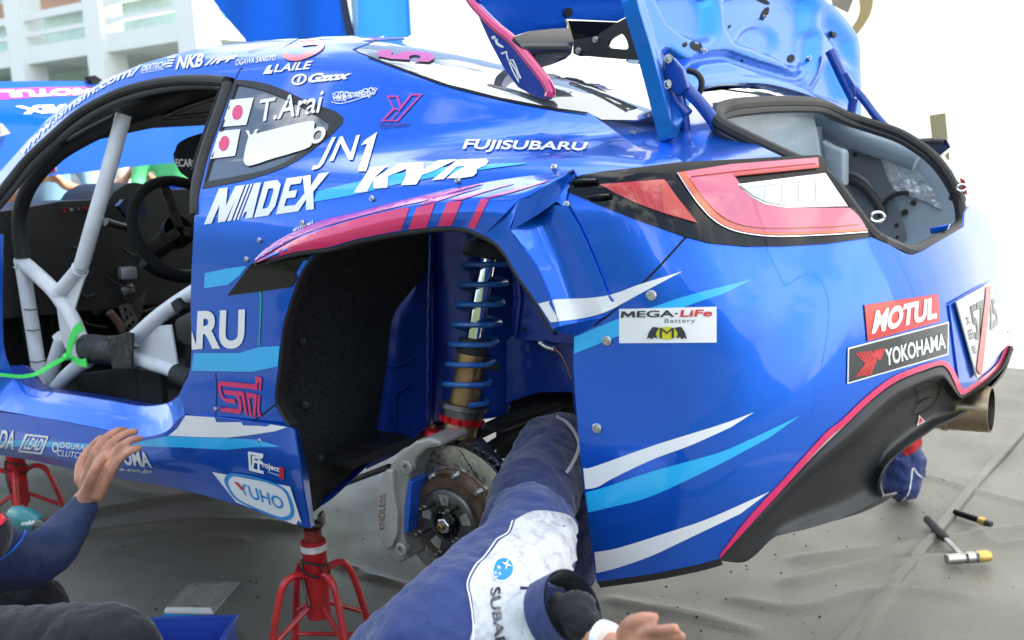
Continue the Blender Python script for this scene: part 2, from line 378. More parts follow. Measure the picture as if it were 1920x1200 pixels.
# sill: inner ledge and outer side skirt
APB = [(7, 440), (5, 547), (7, 647), (17, 687), (33, 713), (67, 730), (133, 740), (213, 753), (267, 762), (313, 757), (337, 742)]
LEDGE = [(-40, 440), (-40, 547), (-40, 647), (-35, 720), (-20, 762), (40, 776), (120, 790), (200, 806), (255, 820), (310, 815), (347, 776)]
SKBOT = [(-40, 845), (0, 853), (75, 866), (139, 881), (225, 898), (285, 907), (356, 922), (412, 937), (487, 960), (555, 983), (580, 991)]
strip('door_sill', [(c2(APB), -.055), ([(a[0]*.5+b[0]*.5, a[1]*.5+b[1]*.5-3) for a, b in zip(c2(APB), c2(LEDGE))], -.03), (c2(LEDGE), -.004)], BLUE, car, 70, 4)
SK1 = [(-40, 768), (40, 778), (120, 792), (200, 808), (255, 820), (310, 810), (347, 778), (412, 783), (470, 791), (535, 799), (551, 806)]
SKM = [(-40, 820), (40, 836), (120, 852), (200, 866), (255, 872), (310, 868), (380, 862), (430, 862), (490, 870), (540, 880), (563, 886)]
strip('side_skirt', [(c2(SK1), list(np.interp(np.arange(51), [0, 32, 50], [.0, .004, .02]))), (c2(SKM), list(np.interp(np.arange(51), [0, 25, 35, 50], [.012, .012, .004, .03]))), (c2(SKBOT), list(np.interp(np.arange(51), [0, 30, 50], [-.02, -.01, .022])))], BLUE, car, 80, 6)
mk('skirt_end', ony([(551, 806), (566, 893), (580, 991), (590, 985), (578, 890), (560, 806)], [.835, .845, .84, .80, .80, .80]), [(0, 1, 4, 5), (1, 2, 3, 4)], BLUE, car, False)
# ------------------------------------------------------------------ wide-body flare, lamp, window, diffuser
SFL = [(473, 491), (497, 467), (527, 447), (567, 427), (617, 409), (673, 396), (723, 382), (771, 370), (832, 356), (892, 345), (953, 335), (1028, 325), (1078, 319)]
RIDGE = [(476, 493, .004), (515, 470, .014), (560, 446, .024), (605, 429, .032), (651, 415, .036), (696, 403, .038), (756, 388, .040), (817, 379, .042), (892, 376, .045), (974, 373, .048)]
RTOP = RIDGE+[(1020, 350, .035), (1050, 334, .022), (1077, 320.5, .010)]
def lv(L): a = cr(np.array(L, float), 6); return a[:, :2], a[:, 2]
def px_strip(name, rows, m, n=50, sub=4, reg=True, thick=.004, spl=True):
    out = []
    for Rw in rows:
        q = resamp(np.c_[np.array(Rw, float), np.zeros(len(Rw))], n); out.append(on_body(q[:, :2], q[:, 2]))
    return loft(name, out, m, car, sub, thick, reg, spl=spl)
def crl(L, n=6): return cr(np.array(L, float), n)
S3 = [(x, y, .003) for x, y in SFL]
rt = crl(RTOP); sf = crl(S3)
mid = resamp(np.c_[sf, sf[:, :1]*0], 60)[:, :3]*.35+resamp(np.c_[rt, rt[:, :1]*0], 60)[:, :3]*.65; mid[:, 2] += .005
px_strip('flare_top', [sf, mid, rt], BLUE, 60, 4)
LIPA = [(478, 494, .004), (553, 473, .022), (617, 464, .030), (666, 450, .034), (726, 438, .036), (787, 429, .038), (832, 425, .040), (862, 426, .040), (886, 432, .040), (907, 441, .040)]
ra = crl(RIDGE); la = crl(LIPA)
mid = resamp(np.c_[ra, ra[:, :1]*0], 60)[:, :3]*.5+resamp(np.c_[la, la[:, :1]*0], 60)[:, :3]*.5; mid[:, 2] += .006
px_strip('flare_face', [ra, mid, la], BLUE, 60, 4)
EDG = [(974, 373, .048), (964, 404, .048), (958, 432, .046), (985, 470, .042), (1008, 503, .038), (1033, 562, .032), (1050, 612, .028)]
LIPB = [(907, 441, .040), (920, 448, .040), (932, 457, .040), (950, 479, .040), (965, 507, .039), (1008, 570, .034), (1036, 617, .030)]
px_strip('flare_face', [crl(EDG), crl(LIPB)], BLUE, 40, 4)
EDR = [(1038, 385, .010), (1060, 425, .009), (1085, 480, .008), (1113, 547, .008), (1132, 595, .008)]
EDL = [(958, 432, .046), (985, 470, .030), (1008, 503, .026), (1033, 562, .024), (1050, 612, .028)]
px_strip('flare_recess', [crl(EDL), [(a[0]*.5+b[0]*.5, a[1]*.5+b[1]*.5, .004) for a, b in zip(crl(EDL), crl(EDR))], crl(EDR)], BLUE, 30, 5)
px_strip('flare_blister', [[(974, 373, .048), (1020, 350, .035), (1077, 321, .010)], [(958, 432, .046), (1004, 405, .028), (1043, 378, .010)]], BLUE, 20, 5)
px_strip('flare_edge', [[(1043, 378, .010), (1058, 352, .008), (1077, 322, .010)], [(1060, 388, .003), (1063, 362, .003), (1080, 325, .003)]], BLUE, 10, 3)
px_strip('flare_edge', [crl(EDR), [(1062, 385, .010), (1085, 425, .009), (1110, 480, .008), (1137, 547, .006), (1160, 575, .002)]], BLUE, 30, 4)
px_strip('flare_tip', [[(1050, 612, .028), (1090, 603, .016), (1132, 595, .008), (1160, 574, .002)], [(1036, 617, .030), (1060, 626, .012), (1080, 629, .003), (1110, 613, .002)]], BLUE, 16, 3)
lipline = [on_body([p[:2]], p[2]-.002)[0] for p in list(la)+list(crl(LIPB))[1:]]
MB().tube(np.array(lipline)-np.array([0, .004, .004]), .0055, 8).build('arch_lip_rubber', RUBBER, car)
# inward return of the arch so that the lip has depth
lr = np.array(lipline)
loft('arch_return', [lr-np.array([0, .002, .003]), lr-np.array([0, .06, .006])], BLACKIN, car, 2, .003, False)
fa = np.array([on_body([p], -.001)[0] for p in c2(ARCH_F)])
loft('arch_return', [fa, fa-np.array([0, .03, 0])], BLACKIN, car, 2, .003, False)
MB().tube(fa-np.array([.002, .004, 0]), .004, 8).build('arch_lip_rubber', RUBBER, car)
# quarter window
WIN = mat('dark_glass', (.10, .11, .13), .04, .4, 1., 1.0)
qwo = c2(QW_OUT[:7])+QW_OUT[7:9]+c2(QW_OUT[8:17])[1:]+QW_OUT[17:]
qwi = c2(QW_IN[:6])+c2(QW_IN[5:14])[1:]+QW_IN[14:]
fr_ = skin('quarter_window_frame', [qwo, qwi], RUBBER, car, 8, .01, .001)
skin('quarter_window_glass', [qwi], WIN, car, 10, .004, -.003)
# rear window: visible part plus its other half, built on the same form in car space
REARGL = mat('rear_glass', (.34, .36, .38), .03, 0.75, 1., 1.0)
GPOLY = [(662, 92), (692, 79), (722, 66), (800, 66), (900, 72), (1000, 82), (1100, 95), (1200, 110), (1260, 130), (1250, 215), (1190, 225), (1128, 224), (1100, 210), (1035, 201), (940, 183), (840, 158), (783, 138), (690, 104)]
skin('rear_window', [GPOLY], REARGL, car, 12, .004, -.002)
def top_patch(name, x0, x1, y0, y1, m, nx=24, ny=24, drop=0.):
    xs = np.linspace(x0, x1, nx); ys = np.linspace(y0, y1, ny); XY = np.array([(x, y) for x in xs for y in ys])
    zs = np.linspace(1.45, .6, 200); Q = np.zeros((len(XY), 200, 3)); Q[..., :2] = XY[:, None]; Q[..., 2] = zs
    i = (body_g(Q) < 0).argmax(1); a = zs[np.maximum(i-1, 0)]; b = zs[i]
    for _ in range(18):
        c = (a+b)/2; o = body_g(np.c_[XY, c]) > 0; a = np.where(o, c, a); b = np.where(o, b, c)
    P = np.c_[XY, b-drop]
    P = np.array(P); N = grad_g(P); T = []
    for i in range(nx-1):
        for j in range(ny-1): a = i*ny+j; T += [(a, a+ny, a+ny+1), (a, a+ny+1, a+1)]
    T = np.array(T); fn = np.cross(P[T[0, 1]]-P[T[0, 0]], P[T[0, 2]]-P[T[0, 0]])
    if fn[2] < 0: T = T[:, ::-1]
    return shell(name, P, N, T, m, car, .004)
top_patch('roof_panel', .40, 1.28, -.50, .44, BLUE, 26, 22, .004)
top_patch('rear_window', -.36, .39, -.46, .05, REARGL, 24, 18, .008)
# tail lamp
LRED = mat('lamp_red', (.60, .085, .17), .05, 0, 1., .6)
LDEEP = mat('lamp_deep_red', (.50, .015, .012), .12, 0, 1., bump=(260, .2, .002))
LORG = mat('lamp_edge_orange', (.62, .10, .02), .15, 0, 1.)
LWHT = mat('lamp_white', (.58, .62, .64), .12, 0, 1., bump=(30, .08, .003))
z11 = lambda L: [(x/2.7274+1040, y/2.7274+260) for x, y in L]
housing = [(1058, 357), (1071, 336), (1090, 328), (1130, 321), (1200, 313), (1275, 304), (1370, 299), (1460, 294), (1535, 290), (1552, 302), (1552, 320), (1546, 327), (1553, 341), (1583, 385), (1603, 392), (1624, 421), (1634, 445)]+LAMPBOT[::-1][1:]
lamp = skin('tail_lamp', [housing], GLOSSBLK, car, 9, .012, .004)
def lampart(nm, loop, m, lev, st=9): return skin(nm, [loop], m, lamp, st, .004, lev)
marker = z11([(228, 233), (400, 219), (560, 207), (620, 290), (680, 365), (730, 430), (600, 395), (420, 330), (300, 272)])
lampart('side_marker_lens', marker, LDEEP, .0075)
lampart('side_marker_lens', z11([(540, 225), (570, 218), (690, 390), (715, 425), (560, 380)]), mat('lamp_mid_red', (.55, .05, .03), .2, 0, .8, bump=(500, .5, .002)), .0095)
Cout = z11([(632, 172), (760, 152), (900, 130), (1130, 112), (1347, 96), (1352, 142), (1130, 162), (915, 183)])+z11(c2([(915, 183), (955, 240), (1005, 298), (1080, 334), (1180, 350), (1330, 352), (1510, 353)]))[1:]+z11(c2([(1510, 353), (1560, 402), (1600, 468)]))[1:]+z11(c2([(1600, 468), (1400, 482), (1150, 493), (1000, 481), (900, 456), (820, 412), (750, 342), (690, 262), (632, 172)]))[1:-1]
lampart('light_bar_lens', Cout, LRED, .008)
edge = z11(c2([(632, 172), (690, 262), (750, 342), (820, 412), (900, 456), (1000, 481), (1150, 493), (1400, 484), (1600, 470)]))+z11(c2([(1600, 458), (1400, 470), (1150, 478), (1005, 463), (915, 436), (845, 395), (780, 330), (722, 255), (668, 170)]))
lampart('light_bar_edge', edge, LORG, .0095, 6)
lampart('light_bar_edge', z11([(918, 176), (1350, 134), (1352, 147), (918, 190)]), LDEEP, .0095, 6)
lampart('reverse_light_bezel', z11([(935, 232), (1385, 175), (1500, 345), (1180, 352), (1078, 335), (1005, 298)]), ALU, .0085)
lampart('reverse_light_lens', z11([(950, 238), (1280, 194), (1345, 190), (1428, 325), (1180, 341), (1088, 326), (1016, 292)]), LWHT, .0105, 6)
SIL = mat('lamp_trim_silver', (.7, .7, .72), .2, 1.)
def lampline(pts, wpx, m, lev, nm='lamp_trim'): return skin(nm, [stroke0(pts, wpx)], m, lamp, 6, .002, lev)
def stroke0(pts, w):
    P = np.asarray(pts, float); T = np.gradient(P, axis=0); T /= np.linalg.norm(T, axis=1, keepdims=True); n = np.c_[-T[:, 1], T[:, 0]]*w/2; return [tuple(q) for q in np.r_[P+n, (P-n)[::-1]]]
lampline(z11(c2([(628, 172), (686, 264), (746, 345), (816, 416), (896, 461), (1000, 487), (1150, 499), (1400, 490), (1602, 476)])), 1.6, SIL, .0085)
for k in range(7): lampline(z11([(330+k*36, 262+k*14-(k*9)), (350+k*34, 235+k*3), (372+k*30, 222-k*1)][::-1]) if False else z11([(262+k*44, 238+k*1), (300+k*46, 268+k*20)]), 1.1, LORG, .0085, 'marker_rib')
for k in range(4): lampline(z11([(1080+k*85, 240-k*10), (1075+k*88, 322)]), 1.0, ALU, .0115, 'led_rib')
lampline(z11([(960, 250), (1200, 222), (1350, 206)]), 1.2, ALU, .0115, 'led_rib')
lampline(z11(c2([(690, 200), (760, 300), (850, 390), (960, 440), (1120, 455), (1400, 448), (1560, 436)])), 1.2, LORG, .0105, 'light_guide')
lampline(z11(c2([(700, 190), (1000, 155), (1340, 122)])), 1.0, LORG, .0105, 'light_guide')
for q in ([(1073, 342), (1096, 340), (1119, 339)], [(1104, 371), (1124, 369), (1144, 367)]):
    MB().tube(on_body(q, .008), [(.004, .005), (.006, .007), (.004, .005)], 10).build('lamp_clip', GLOSSBLK, lamp)
# dark strips laid along the panel gaps
GAP = mat('panel_gap', (.004, .004, .006), .8)
def line_decal(nm, pts, w, m, parent=car, lev=.0012):
    q = cr(np.array(pts, float), 6); P = on_body(q, lev); N = grad_g(P)
    T = np.gradient(P, axis=0); T /= np.linalg.norm(T, axis=1, keepdims=True); B = np.cross(N, T)
    A = np.concatenate([P-B*w/2, P+B*w/2]); n = len(P)
    return fixn(mk(nm, A, [(i, i+1, n+i+1, n+i) for i in range(n-1)], m, parent))
line_decal('panel_gap', [(1286, 445), (1225, 511), (1160, 574), (1112, 612)], .0035, GAP)
line_decal('panel_gap', [(516, 758), (470, 790), (412, 783), (347, 777)], .003, GAP)
line_decal('panel_gap', [(441, 147), (450, 130), (455, 128)], .003, GAP)
line_decal('panel_gap', [(538, 800), (470, 791), (412, 783), (347, 777)], .003, GAP)
line_decal('panel_gap', [(404, 700), (406, 730), (404, 778)], .0025, GAP)
line_decal('panel_gap', [(465, 97), (520, 82), (640, 72), (720, 67)], .0025, GAP, lev=.002)
line_decal('panel_gap', [(690, 106), (783, 140.5), (840, 160.5), (940, 185.5), (1035, 203.5), (1100, 212.5)], .004, GAP, lev=.002)
# rocker / bolts on the flare and bumper
def bolt(p, r=.0085, m=ALU, lev=.003, nm='panel_screw'):
    P = on_body([p], lev)[0]; N = grad_g(P[None])[0]
    b = MB().lathe(P, N, [(-.004, r), (.0012, r), (.0022, r*.86), (.0022, r*.60), (.0045, r*.52), (.0045, r*.30), (.0015, r*.26), (.0015, 0)], 20)
    return b.build(nm, m, car)
for p in [(1221, 554), (1138, 639), (1119, 803)]: bolt(p)
for p in [(697, 372), (858, 338), (567, 418), (462, 486), (1039, 313), (1062, 383)]: bolt(p, .006)
for p in [(404, 767), (487, 826)]: bolt(p, .0055, lev=.012)
for p in [(486, 450)]: bolt(p, .0055)
# rear diffuser in black plastic
D0 = [(1350, 1047), (1407, 984), (1480, 904), (1530, 850), (1585, 797), (1610, 772), (1628, 755), (1650, 737), (1673, 720), (1700, 706), (1730, 695), (1761, 685), (1777, 692), (1797, 733), (1808, 740), (1847, 716), (1879, 686), (1896, 648)]
D2 = [(1352, 1052), (1401, 1052), (1454, 1006), (1500, 994), (1576, 972), (1627, 948), (1650, 933), (1646, 912), (1652, 888), (1668, 864), (1700, 836), (1736, 811), (1752, 800), (1790, 782), (1820, 762), (1850, 734), (1880, 698), (1898, 655)]
rows = []
for f, dl in ((0, -.001), (.05, .003), (.16, .008), (.24, -.004), (.34, -.022), (.6, -.03), (.82, -.03), (1, -.012)):
    rows.append([(a[0]*(1-f)+b[0]*f, a[1]*(1-f)+b[1]*f, dl*(min(1, i/3.) if f < 1 else 1)) for i, (a, b) in enumerate(zip(D0, D2))])
rr = []
for Rw in rows:
    q = crl(Rw, 5); rr.append(on_body(q[:, :2], q[:, 2]))
loft('diffuser', rr, PLASTIC, car, 4, .004)
lipq = on_body(crl([(1454, 1006, 0), (1500, 994, 0), (1576, 972, 0), (1627, 948, 0), (1650, 933, 0)])[:, :2], -.012)
loft('diffuser_lip', [lipq, lipq-np.array([.0, .12, .03])], PLASTIC, car, 2, .004, False)
dq = on_body(c2(BBOT)[::-1], -.001)
loft('bumper_under_lip', [dq, dq+np.array([0, -.012, -.016])], PLASTIC, car, 2, .004, False)
# tow-eye cover on the diffuser, seam lines
# exhaust
tip = ony([(1859, 768)], .20)[0]; ax = np.array([1, .02, -.03]); ax /= np.linalg.norm(ax)
EXH = mat('exhaust_steel', (.33, .25, .17), .30, 1., var=.35, vscale=14, rvar=.14)
ex = MB().lathe(tip, ax, [(0, .0415), (0, .0445), (.012, .0452), (.075, .0455), (.078, .048), (.088, .048), (.091, .0455), (.20, .047), (.26, .047)], 40).build('exhaust_pipe', EXH, car)
MB().lathe(tip, ax, [(.001, .0414), (.25, .0414), (.25, 0)], 32).build('exhaust_bore', DKSTEEL, car)
# number plate (a plain white trade plate with a red strap across)
PLATEW = mat('plate_white', (.82, .82, .80), .3, 0, .3)
plate = skin('number_plate', [[(1794, 566), (1857, 530), (1894, 640), (1833, 710)]], PLATEW, car, 8, .003, .010)
skin('plate_recess', [[(1780, 572), (1857, 526), (1860, 530), (1795, 568), (1834, 712), (1815, 735), (1800, 728)]], BLUE, car, 8, .003, .003)
# silver hook at the far side of the bumper
# ------------------------------------------------------------------ graphics: vinyl cut to shape and laid on the skin
class Surf:
    def __init__(s, skins):
        vs, ns, ts = [], [], []; b = 0
        for (P, N, T) in skins: vs.append(P); ns.append(N); ts.append(T+b); b += len(P)
        s.P = np.concatenate(vs); s.N = np.concatenate(ns); s.T = np.concatenate(ts)
        s.bvh = BVHTree.FromPolygons([Vector(p) for p in s.P], [tuple(int(i) for i in t) for t in s.T])
    def hit(s, px):
        D = rays(px); out = np.full((len(D), 3), np.nan); nn = np.zeros((len(D), 3)); o = Vector(CAM)
        for i, d in enumerate(D):
            loc, nr, idx, _ = s.bvh.ray_cast(o, Vector(d))
            if loc is None: continue
            t = s.T[idx]; A, B, C_ = s.P[t]; q = np.array(loc)
            v0, v1, v2 = B-A, C_-A, q-A; d00, d01, d11, d20, d21 = v0@v0, v0@v1, v1@v1, v2@v0, v2@v1; den = d00*d11-d01*d01
            v = (d11*d20-d01*d21)/den; w = (d00*d21-d01*d20)/den; n = s.N[t[0]]*(1-v-w)+s.N[t[1]]*v+s.N[t[2]]*w
            out[i] = q; nn[i] = n/max(np.linalg.norm(n), 1e-9)
        return out, nn
SKIN = Surf(SKINS)
def lay(name, v2, T, m, parent=None, lift=.0012, surf=None):
    parent = parent or car
    P, N = (surf or SKIN).hit(v2); T = np.asarray(T); ok = ~np.isnan(P[:, 0]); T = T[ok[T].all(1)]
    if len(T) == 0: print('decal lost', name); return None
    e = np.linalg.norm(P[T[:, 0]]-P[T[:, 1]], axis=1)+np.linalg.norm(P[T[:, 1]]-P[T[:, 2]], axis=1); T = T[e < max(.3*0+np.median(e)*8, .05)]
    use = np.unique(T); mp = -np.ones(len(P), int); mp[use] = np.arange(len(use)); P = P[use]; N = N[use]; T = mp[T]
    # keep the sheet clear of the skin: lift along the normal
    return shell(name, P+N*lift, N, T, m, parent, 0)
def decal(name, loops, m, parent=None, lift=None, step=9, surf=None):
    if lift is None: lift = .0013 if name == 'stripe' else .0024
    if not hasattr(loops[0][0], '__len__'): loops = [loops]
    v2, T = tri2d(loops, step); return lay(name, v2, T, m, parent, lift, surf)
def stroke(pts, w, closed=False, taper=None):
    """polygon of a thick polyline in pixels"""
    P = np.asarray(pts, float); n = len(P); L = []; Rr = []
    for i in range(n):
        a = P[i-1] if i > 0 else P[i]; b = P[i+1] if i < n-1 else P[i]; t = b-a; t /= max(np.linalg.norm(t), 1e-9); nn = np.array([-t[1], t[0]])
        ww = (w if taper is None else w*taper[i])/2
        if 0 < i < n-1:
            t1 = P[i]-P[i-1]; t1 /= max(np.linalg.norm(t1), 1e-9); c = max(.5, abs(t1@t)); ww /= c
        L.append(P[i]+nn*ww); Rr.append(P[i]-nn*ww)
    return [tuple(q) for q in L+Rr[::-1]]
_tc = {}
def text_mesh(s, bold=0., shear=0., font=None, space=1.):
    key = (s, bold, shear, space)
    if key in _tc: return _tc[key]
    cu = bpy.data.curves.new('lettering', 'FONT'); cu.body = s; cu.size = 1; cu.offset = bold; cu.shear = shear; cu.space_character = space; cu.resolution_u = 5
    o = bpy.data.objects.new('lettering', cu); COL.objects.link(o); dg = bpy.context.evaluated_depsgraph_get(); dg.update()
    me = o.evaluated_get(dg).to_mesh()
    bm = bmesh.new(); bm.from_mesh(me); bmesh.ops.triangulate(bm, faces=bm.faces[:])
    bm.verts.ensure_lookup_table()
    xs = [v.co.x for v in bm.verts]; ys = [v.co.y for v in bm.verts]; x0, x1, y0, y1 = min(xs), max(xs), min(ys), max(ys)
    for v in bm.verts: v.co = Vector(((v.co.x-x0)/(x1-x0), (v.co.y-y0)/(y1-y0), 0))
    nx = max(4, len(s)*4)
    for k in range(1, nx): bmesh.ops.bisect_plane(bm, geom=bm.verts[:]+bm.edges[:]+bm.faces[:], plane_co=(k/nx, 0, 0), plane_no=(1, 0, 0))
    for k in range(1, 4): bmesh.ops.bisect_plane(bm, geom=bm.verts[:]+bm.edges[:]+bm.faces[:], plane_co=(0, k/4, 0), plane_no=(0, 1, 0))
    bmesh.ops.triangulate(bm, faces=bm.faces[:]); bm.verts.index_update()
    v = np.array([(q.co.x, q.co.y) for q in bm.verts]); t = np.array([[q.index for q in f.verts] for f in bm.faces]); bm.free()
    o.to_mesh_clear() if False else None
    COL.objects.unlink(o); bpy.data.objects.remove(o); bpy.data.curves.remove(cu)
    _tc[key] = (v, t); return v, t
def tmap(v, quad):
    """unit square -> pixel quad (TL, TR, BR, BL) or (top line, bottom line)"""
    if len(quad) == 4 and not hasattr(quad[0][0], '__len__'):
        TL, TR, BR, BL = [np.array(q, float) for q in quad]; u, w = v[:, :1], v[:, 1:]
        return (BL*(1-u)+BR*u)*(1-w)+(TL*(1-u)+TR*u)*w
    top = cr(np.array(quad[0], float), 10); bot = cr(np.array(quad[1], float), 10)
    def at(L, u):
        s = np.r_[0, np.cumsum(np.linalg.norm(np.diff(L, axis=0), axis=1))]; s /= s[-1]; return np.stack([np.interp(u, s, L[:, k]) for k in (0, 1)], 1)
    return at(bot, v[:, 0])*(1-v[:, 1:])+at(top, v[:, 0])*v[:, 1:]
def text(name, s, quad, m, parent=None, bold=.02, shear=0., lift=.0024, surf=None, space=1.):
    v, t = text_mesh(s, bold, shear, space=space); q = tmap(v, quad)
    a = q[t]; ar = (a[:, 1, 0]-a[:, 0, 0])*(a[:, 2, 1]-a[:, 0, 1])-(a[:, 1, 1]-a[:, 0, 1])*(a[:, 2, 0]-a[:, 0, 0]); t = t.copy(); t[ar > 0] = t[ar > 0][:, ::-1]
    return lay(name, q, t, m, parent, lift, surf)
def ell(cx, cy, rx, ry, rot=0, n=28):
    return [(cx+rx*math.cos(a)*math.cos(rot)-ry*math.sin(a)*math.sin(rot), cy+rx*math.cos(a)*math.sin(rot)+ry*math.sin(a)*math.cos(rot)) for a in np.linspace(0, 2*math.pi, n, endpoint=False)]
Z = lambda ox, oy, sc: (lambda L: [(x/sc+ox, y/sc+oy) for x, y in L])
z2 = Z(400, 0, 3); z3 = Z(840, 0, 3); z4 = Z(560, 260, 3.3103); z6 = Z(0, 750, 2.6667); z7 = Z(340, 300, 3); z12 = Z(1040, 680, 2.7274); z13 = Z(1500, 480, 3.75); zt = Z(100, 60, 4); z14 = Z(360, 680, 2.3088)
# --- roof rail lettering
text('sponsor_lettering', 'www.ismsm.com/', ([(38, 281), (82, 234), (125, 198), (172, 163), (215, 138), (266, 122)], [(44, 290), (88, 244), (131, 208), (180, 174), (222, 152), (262, 140)]), WHITE, bold=.02, shear=.25)
text('sponsor_lettering', 'DEXTECH', [(268, 124), (312, 115), (311, 127), (266, 135)], WHITE, bold=.02, shear=.2)
text('sponsor_lettering', 'FASTENING SYSTEMS', [(267, 136.5), (308, 128.5), (308, 131.5), (266, 139)], WHITE, bold=.01)
for k in range(4): decal('sponsor_bar', [(316-2*k+(k % 2)*3, 108+5.5*k), (330-2*k, 106.5+5.5*k), (329-2*k, 109.5+5.5*k), (314-2*k+(k % 2)*3, 111+5.5*k)], WHITE)
text('sponsor_lettering', 'NKB', [(337, 106), (386, 101), (379, 126), (330, 131)], WHITE, bold=.035)
text('sponsor_lettering', '//PF', [(391, 111), (446, 105), (437, 116), (384, 124)], WHITE, bold=.04)
text('sponsor_lettering', 'OGAWA SANGYO', [(444, 112), (519, 104), (517, 114), (442, 124)], WHITE, bold=.01, shear=.1)
text('sponsor_lettering', 'LAILE', [(517, 122), (588, 115), (583, 130), (514, 137)], WHITE, bold=.025, shear=.15)
decal('sponsor_mark', [(504, 124), (511, 123), (507, 133), (513, 132), (510, 139), (494, 140)], WHITE)
decal('sponsor_mark', [ell(562, 150, 15, 10, -.35), ell(562, 150, 11, 6.5, -.35)], WHITE, step=6)
decal('sponsor_mark', [(561, 145), (566, 144), (563, 155), (558, 156)], WHITE)
text('sponsor_lettering', 'Gzox', [(582, 139), (665, 134), (655, 149), (577, 157)], WHITE, bold=.05, shear=.2)
ORP = mat('orange_pink_vinyl', (.75, .16, .20), .3, 0, .8)
decal('race_number', stroke(c2(z2([(402, 299), (418, 322), (470, 330), (545, 306), (598, 275), (608, 252), (575, 240), (500, 246)])), 11), ORP)
text('race_number', '5', [(706, 113), (712, 94), (818, 100), (812, 119)], PURP, bold=.05, lift=.0034)
decal('race_number', [(670, 77), (690, 73), (760, 71), (760, 73), (695, 77)], PURP)
# --- side window and quarter
for fl, cc in (([(433, 188), (477, 184), (463, 235), (417, 239)], (447, 212)), ([(412, 247), (452, 243), (442, 293), (395, 299)], (422, 270))):
    decal('flag_sticker', fl, WHITE); decal('flag_disc', ell(cc[0], cc[1], 9.5, 14.5, .25), PINK, lift=.0034, step=6)
text('driver_lettering', 'T.Arai', [(489, 188), (609, 168), (602, 212), (486, 230)], WHITE, bold=.01, shear=.1)
text('driver_lettering', 'Y', [(462, 246), (486, 243), (482, 283), (464, 285)], WHITE, bold=.01, shear=.1)
text('driver_lettering', 'o', [(585, 240), (614, 238), (608, 268), (581, 272)], WHITE, bold=.015, shear=.1)
PAPER = mat('masking_film', (.78, .78, .77), .4, bump=(60, .3, .004), var=.05)
decal('masking_sheet', c2(z2([(205, 765), (330, 735), (450, 705), (562, 684), (572, 720), (560, 790), (545, 832), (440, 868), (330, 900), (240, 930), (196, 936), (176, 905), (188, 830)]), 4), PAPER, lift=.0034)
text('class_lettering', 'JN', [(616, 259), (676, 254), (658, 316), (584, 320)], WHITE, bold=.012)
decal('class_letter', z2([(858, 790), (925, 745), (862, 968), (815, 968), (868, 812), (832, 822)]), WHITE)
decal('sponsor_mark', [z2([(978, 541), (1042, 541), (1062, 598), (1112, 531), (1182, 530), (1042, 686), (944, 686), (1012, 610)]), z2([(992, 551), (1033, 551), (1053, 616), (1022, 612)]), z2([(1120, 541), (1160, 540), (1036, 678), (1010, 678)]), z2([(1024, 620), (1048, 626), (1000, 678), (964, 678)])], PURP, step=5)
text('sponsor_lettering', 'Yoshikawa', [(712, 230), (768, 228), (768, 237), (711, 242)], mat('dark_purple_vinyl', (.05, .02, .22), .35, 0, .6), bold=.0, shear=.15)
text('sponsor_lettering', 'FUJISUBARU', [(875, 262), (1103, 269), (1095, 288), (865, 287)], WHITE, bold=.025)
decal('stripe', c2([(596, 359), (673, 341), (760, 324), (860, 312), (985, 306)])+c2([(985, 308), (890, 321), (760, 343), (673, 364), (588, 379)]), CYAN)
# hand-signed scrawl
for k, (x0, x1, amp, lp, wd) in enumerate(((624, 706, 7, 9, 1.3), (632, 700, 9, 6, 1.1), (628, 694, 5, 11, 1.0))):
    tt = np.linspace(0, 1, 70); xs_ = x0+(x1-x0)*tt+5*np.sin(tt*lp*6.28+k); ys_ = 181+k*3-10*tt-amp*np.cos(tt*lp*6.28+k*1.3)*(.6+.4*np.sin(tt*9))
    decal('signature', stroke(np.c_[xs_, ys_], wd), WHITE, step=8)
decal('signature', stroke(c2([(622, 192), (640, 195), (668, 188), (700, 176), (709, 166)]), 1.3), WHITE, step=8)
# NADEX lettering, with the slashes cut through its second letter
NQ = [(396, 357), (612, 325), (600, 391), (384, 421)]
def inq(L, Q=NQ): return [tuple(q) for q in tmap(np.array(L, float), Q)]
SLN = .0
for L in ([[(0, 0), (.075, 1), (.15, 1), (.165, .45), (.215, 1), (.275, 1), (.185, 0), (.12, 0), (.105, .52), (.065, 0)]],
          [[(.20, 0), (.265, 1), (.30, 1), (.235, 0)]], [[(.25, 0), (.315, 1), (.335, 1), (.27, 0)]], [[(.285, 0), (.35, 1), (.365, 1), (.30, 0)]],
          [[(.315, 0), (.38, 1), (.44, 1), (.42, 0), (.36, 0), (.365, .2), (.345, .2)]],
          [[(.435, 0), (.47, 1), (.58, 1), (.62, .85), (.605, .25), (.56, 0)], [(.495, .22), (.515, .78), (.555, .78), (.565, .7), (.55, .3), (.535, .22)]],
          [[(.625, 0), (.66, 1), (.80, 1), (.795, .8), (.705, .8), (.70, .62), (.775, .62), (.768, .42), (.692, .42), (.685, .2), (.775, .2), (.765, 0)]],
          [[(.74, 0), (.845, .5), (.80, 1), (.87, 1), (.89, .68), (.94, 1), (1.03, 1), (.92, .5), (.955, 0), (.885, 0), (.87, .32), (.82, 0)]]):
    decal('sponsor_letter', [inq(q) for q in L], WHITE)
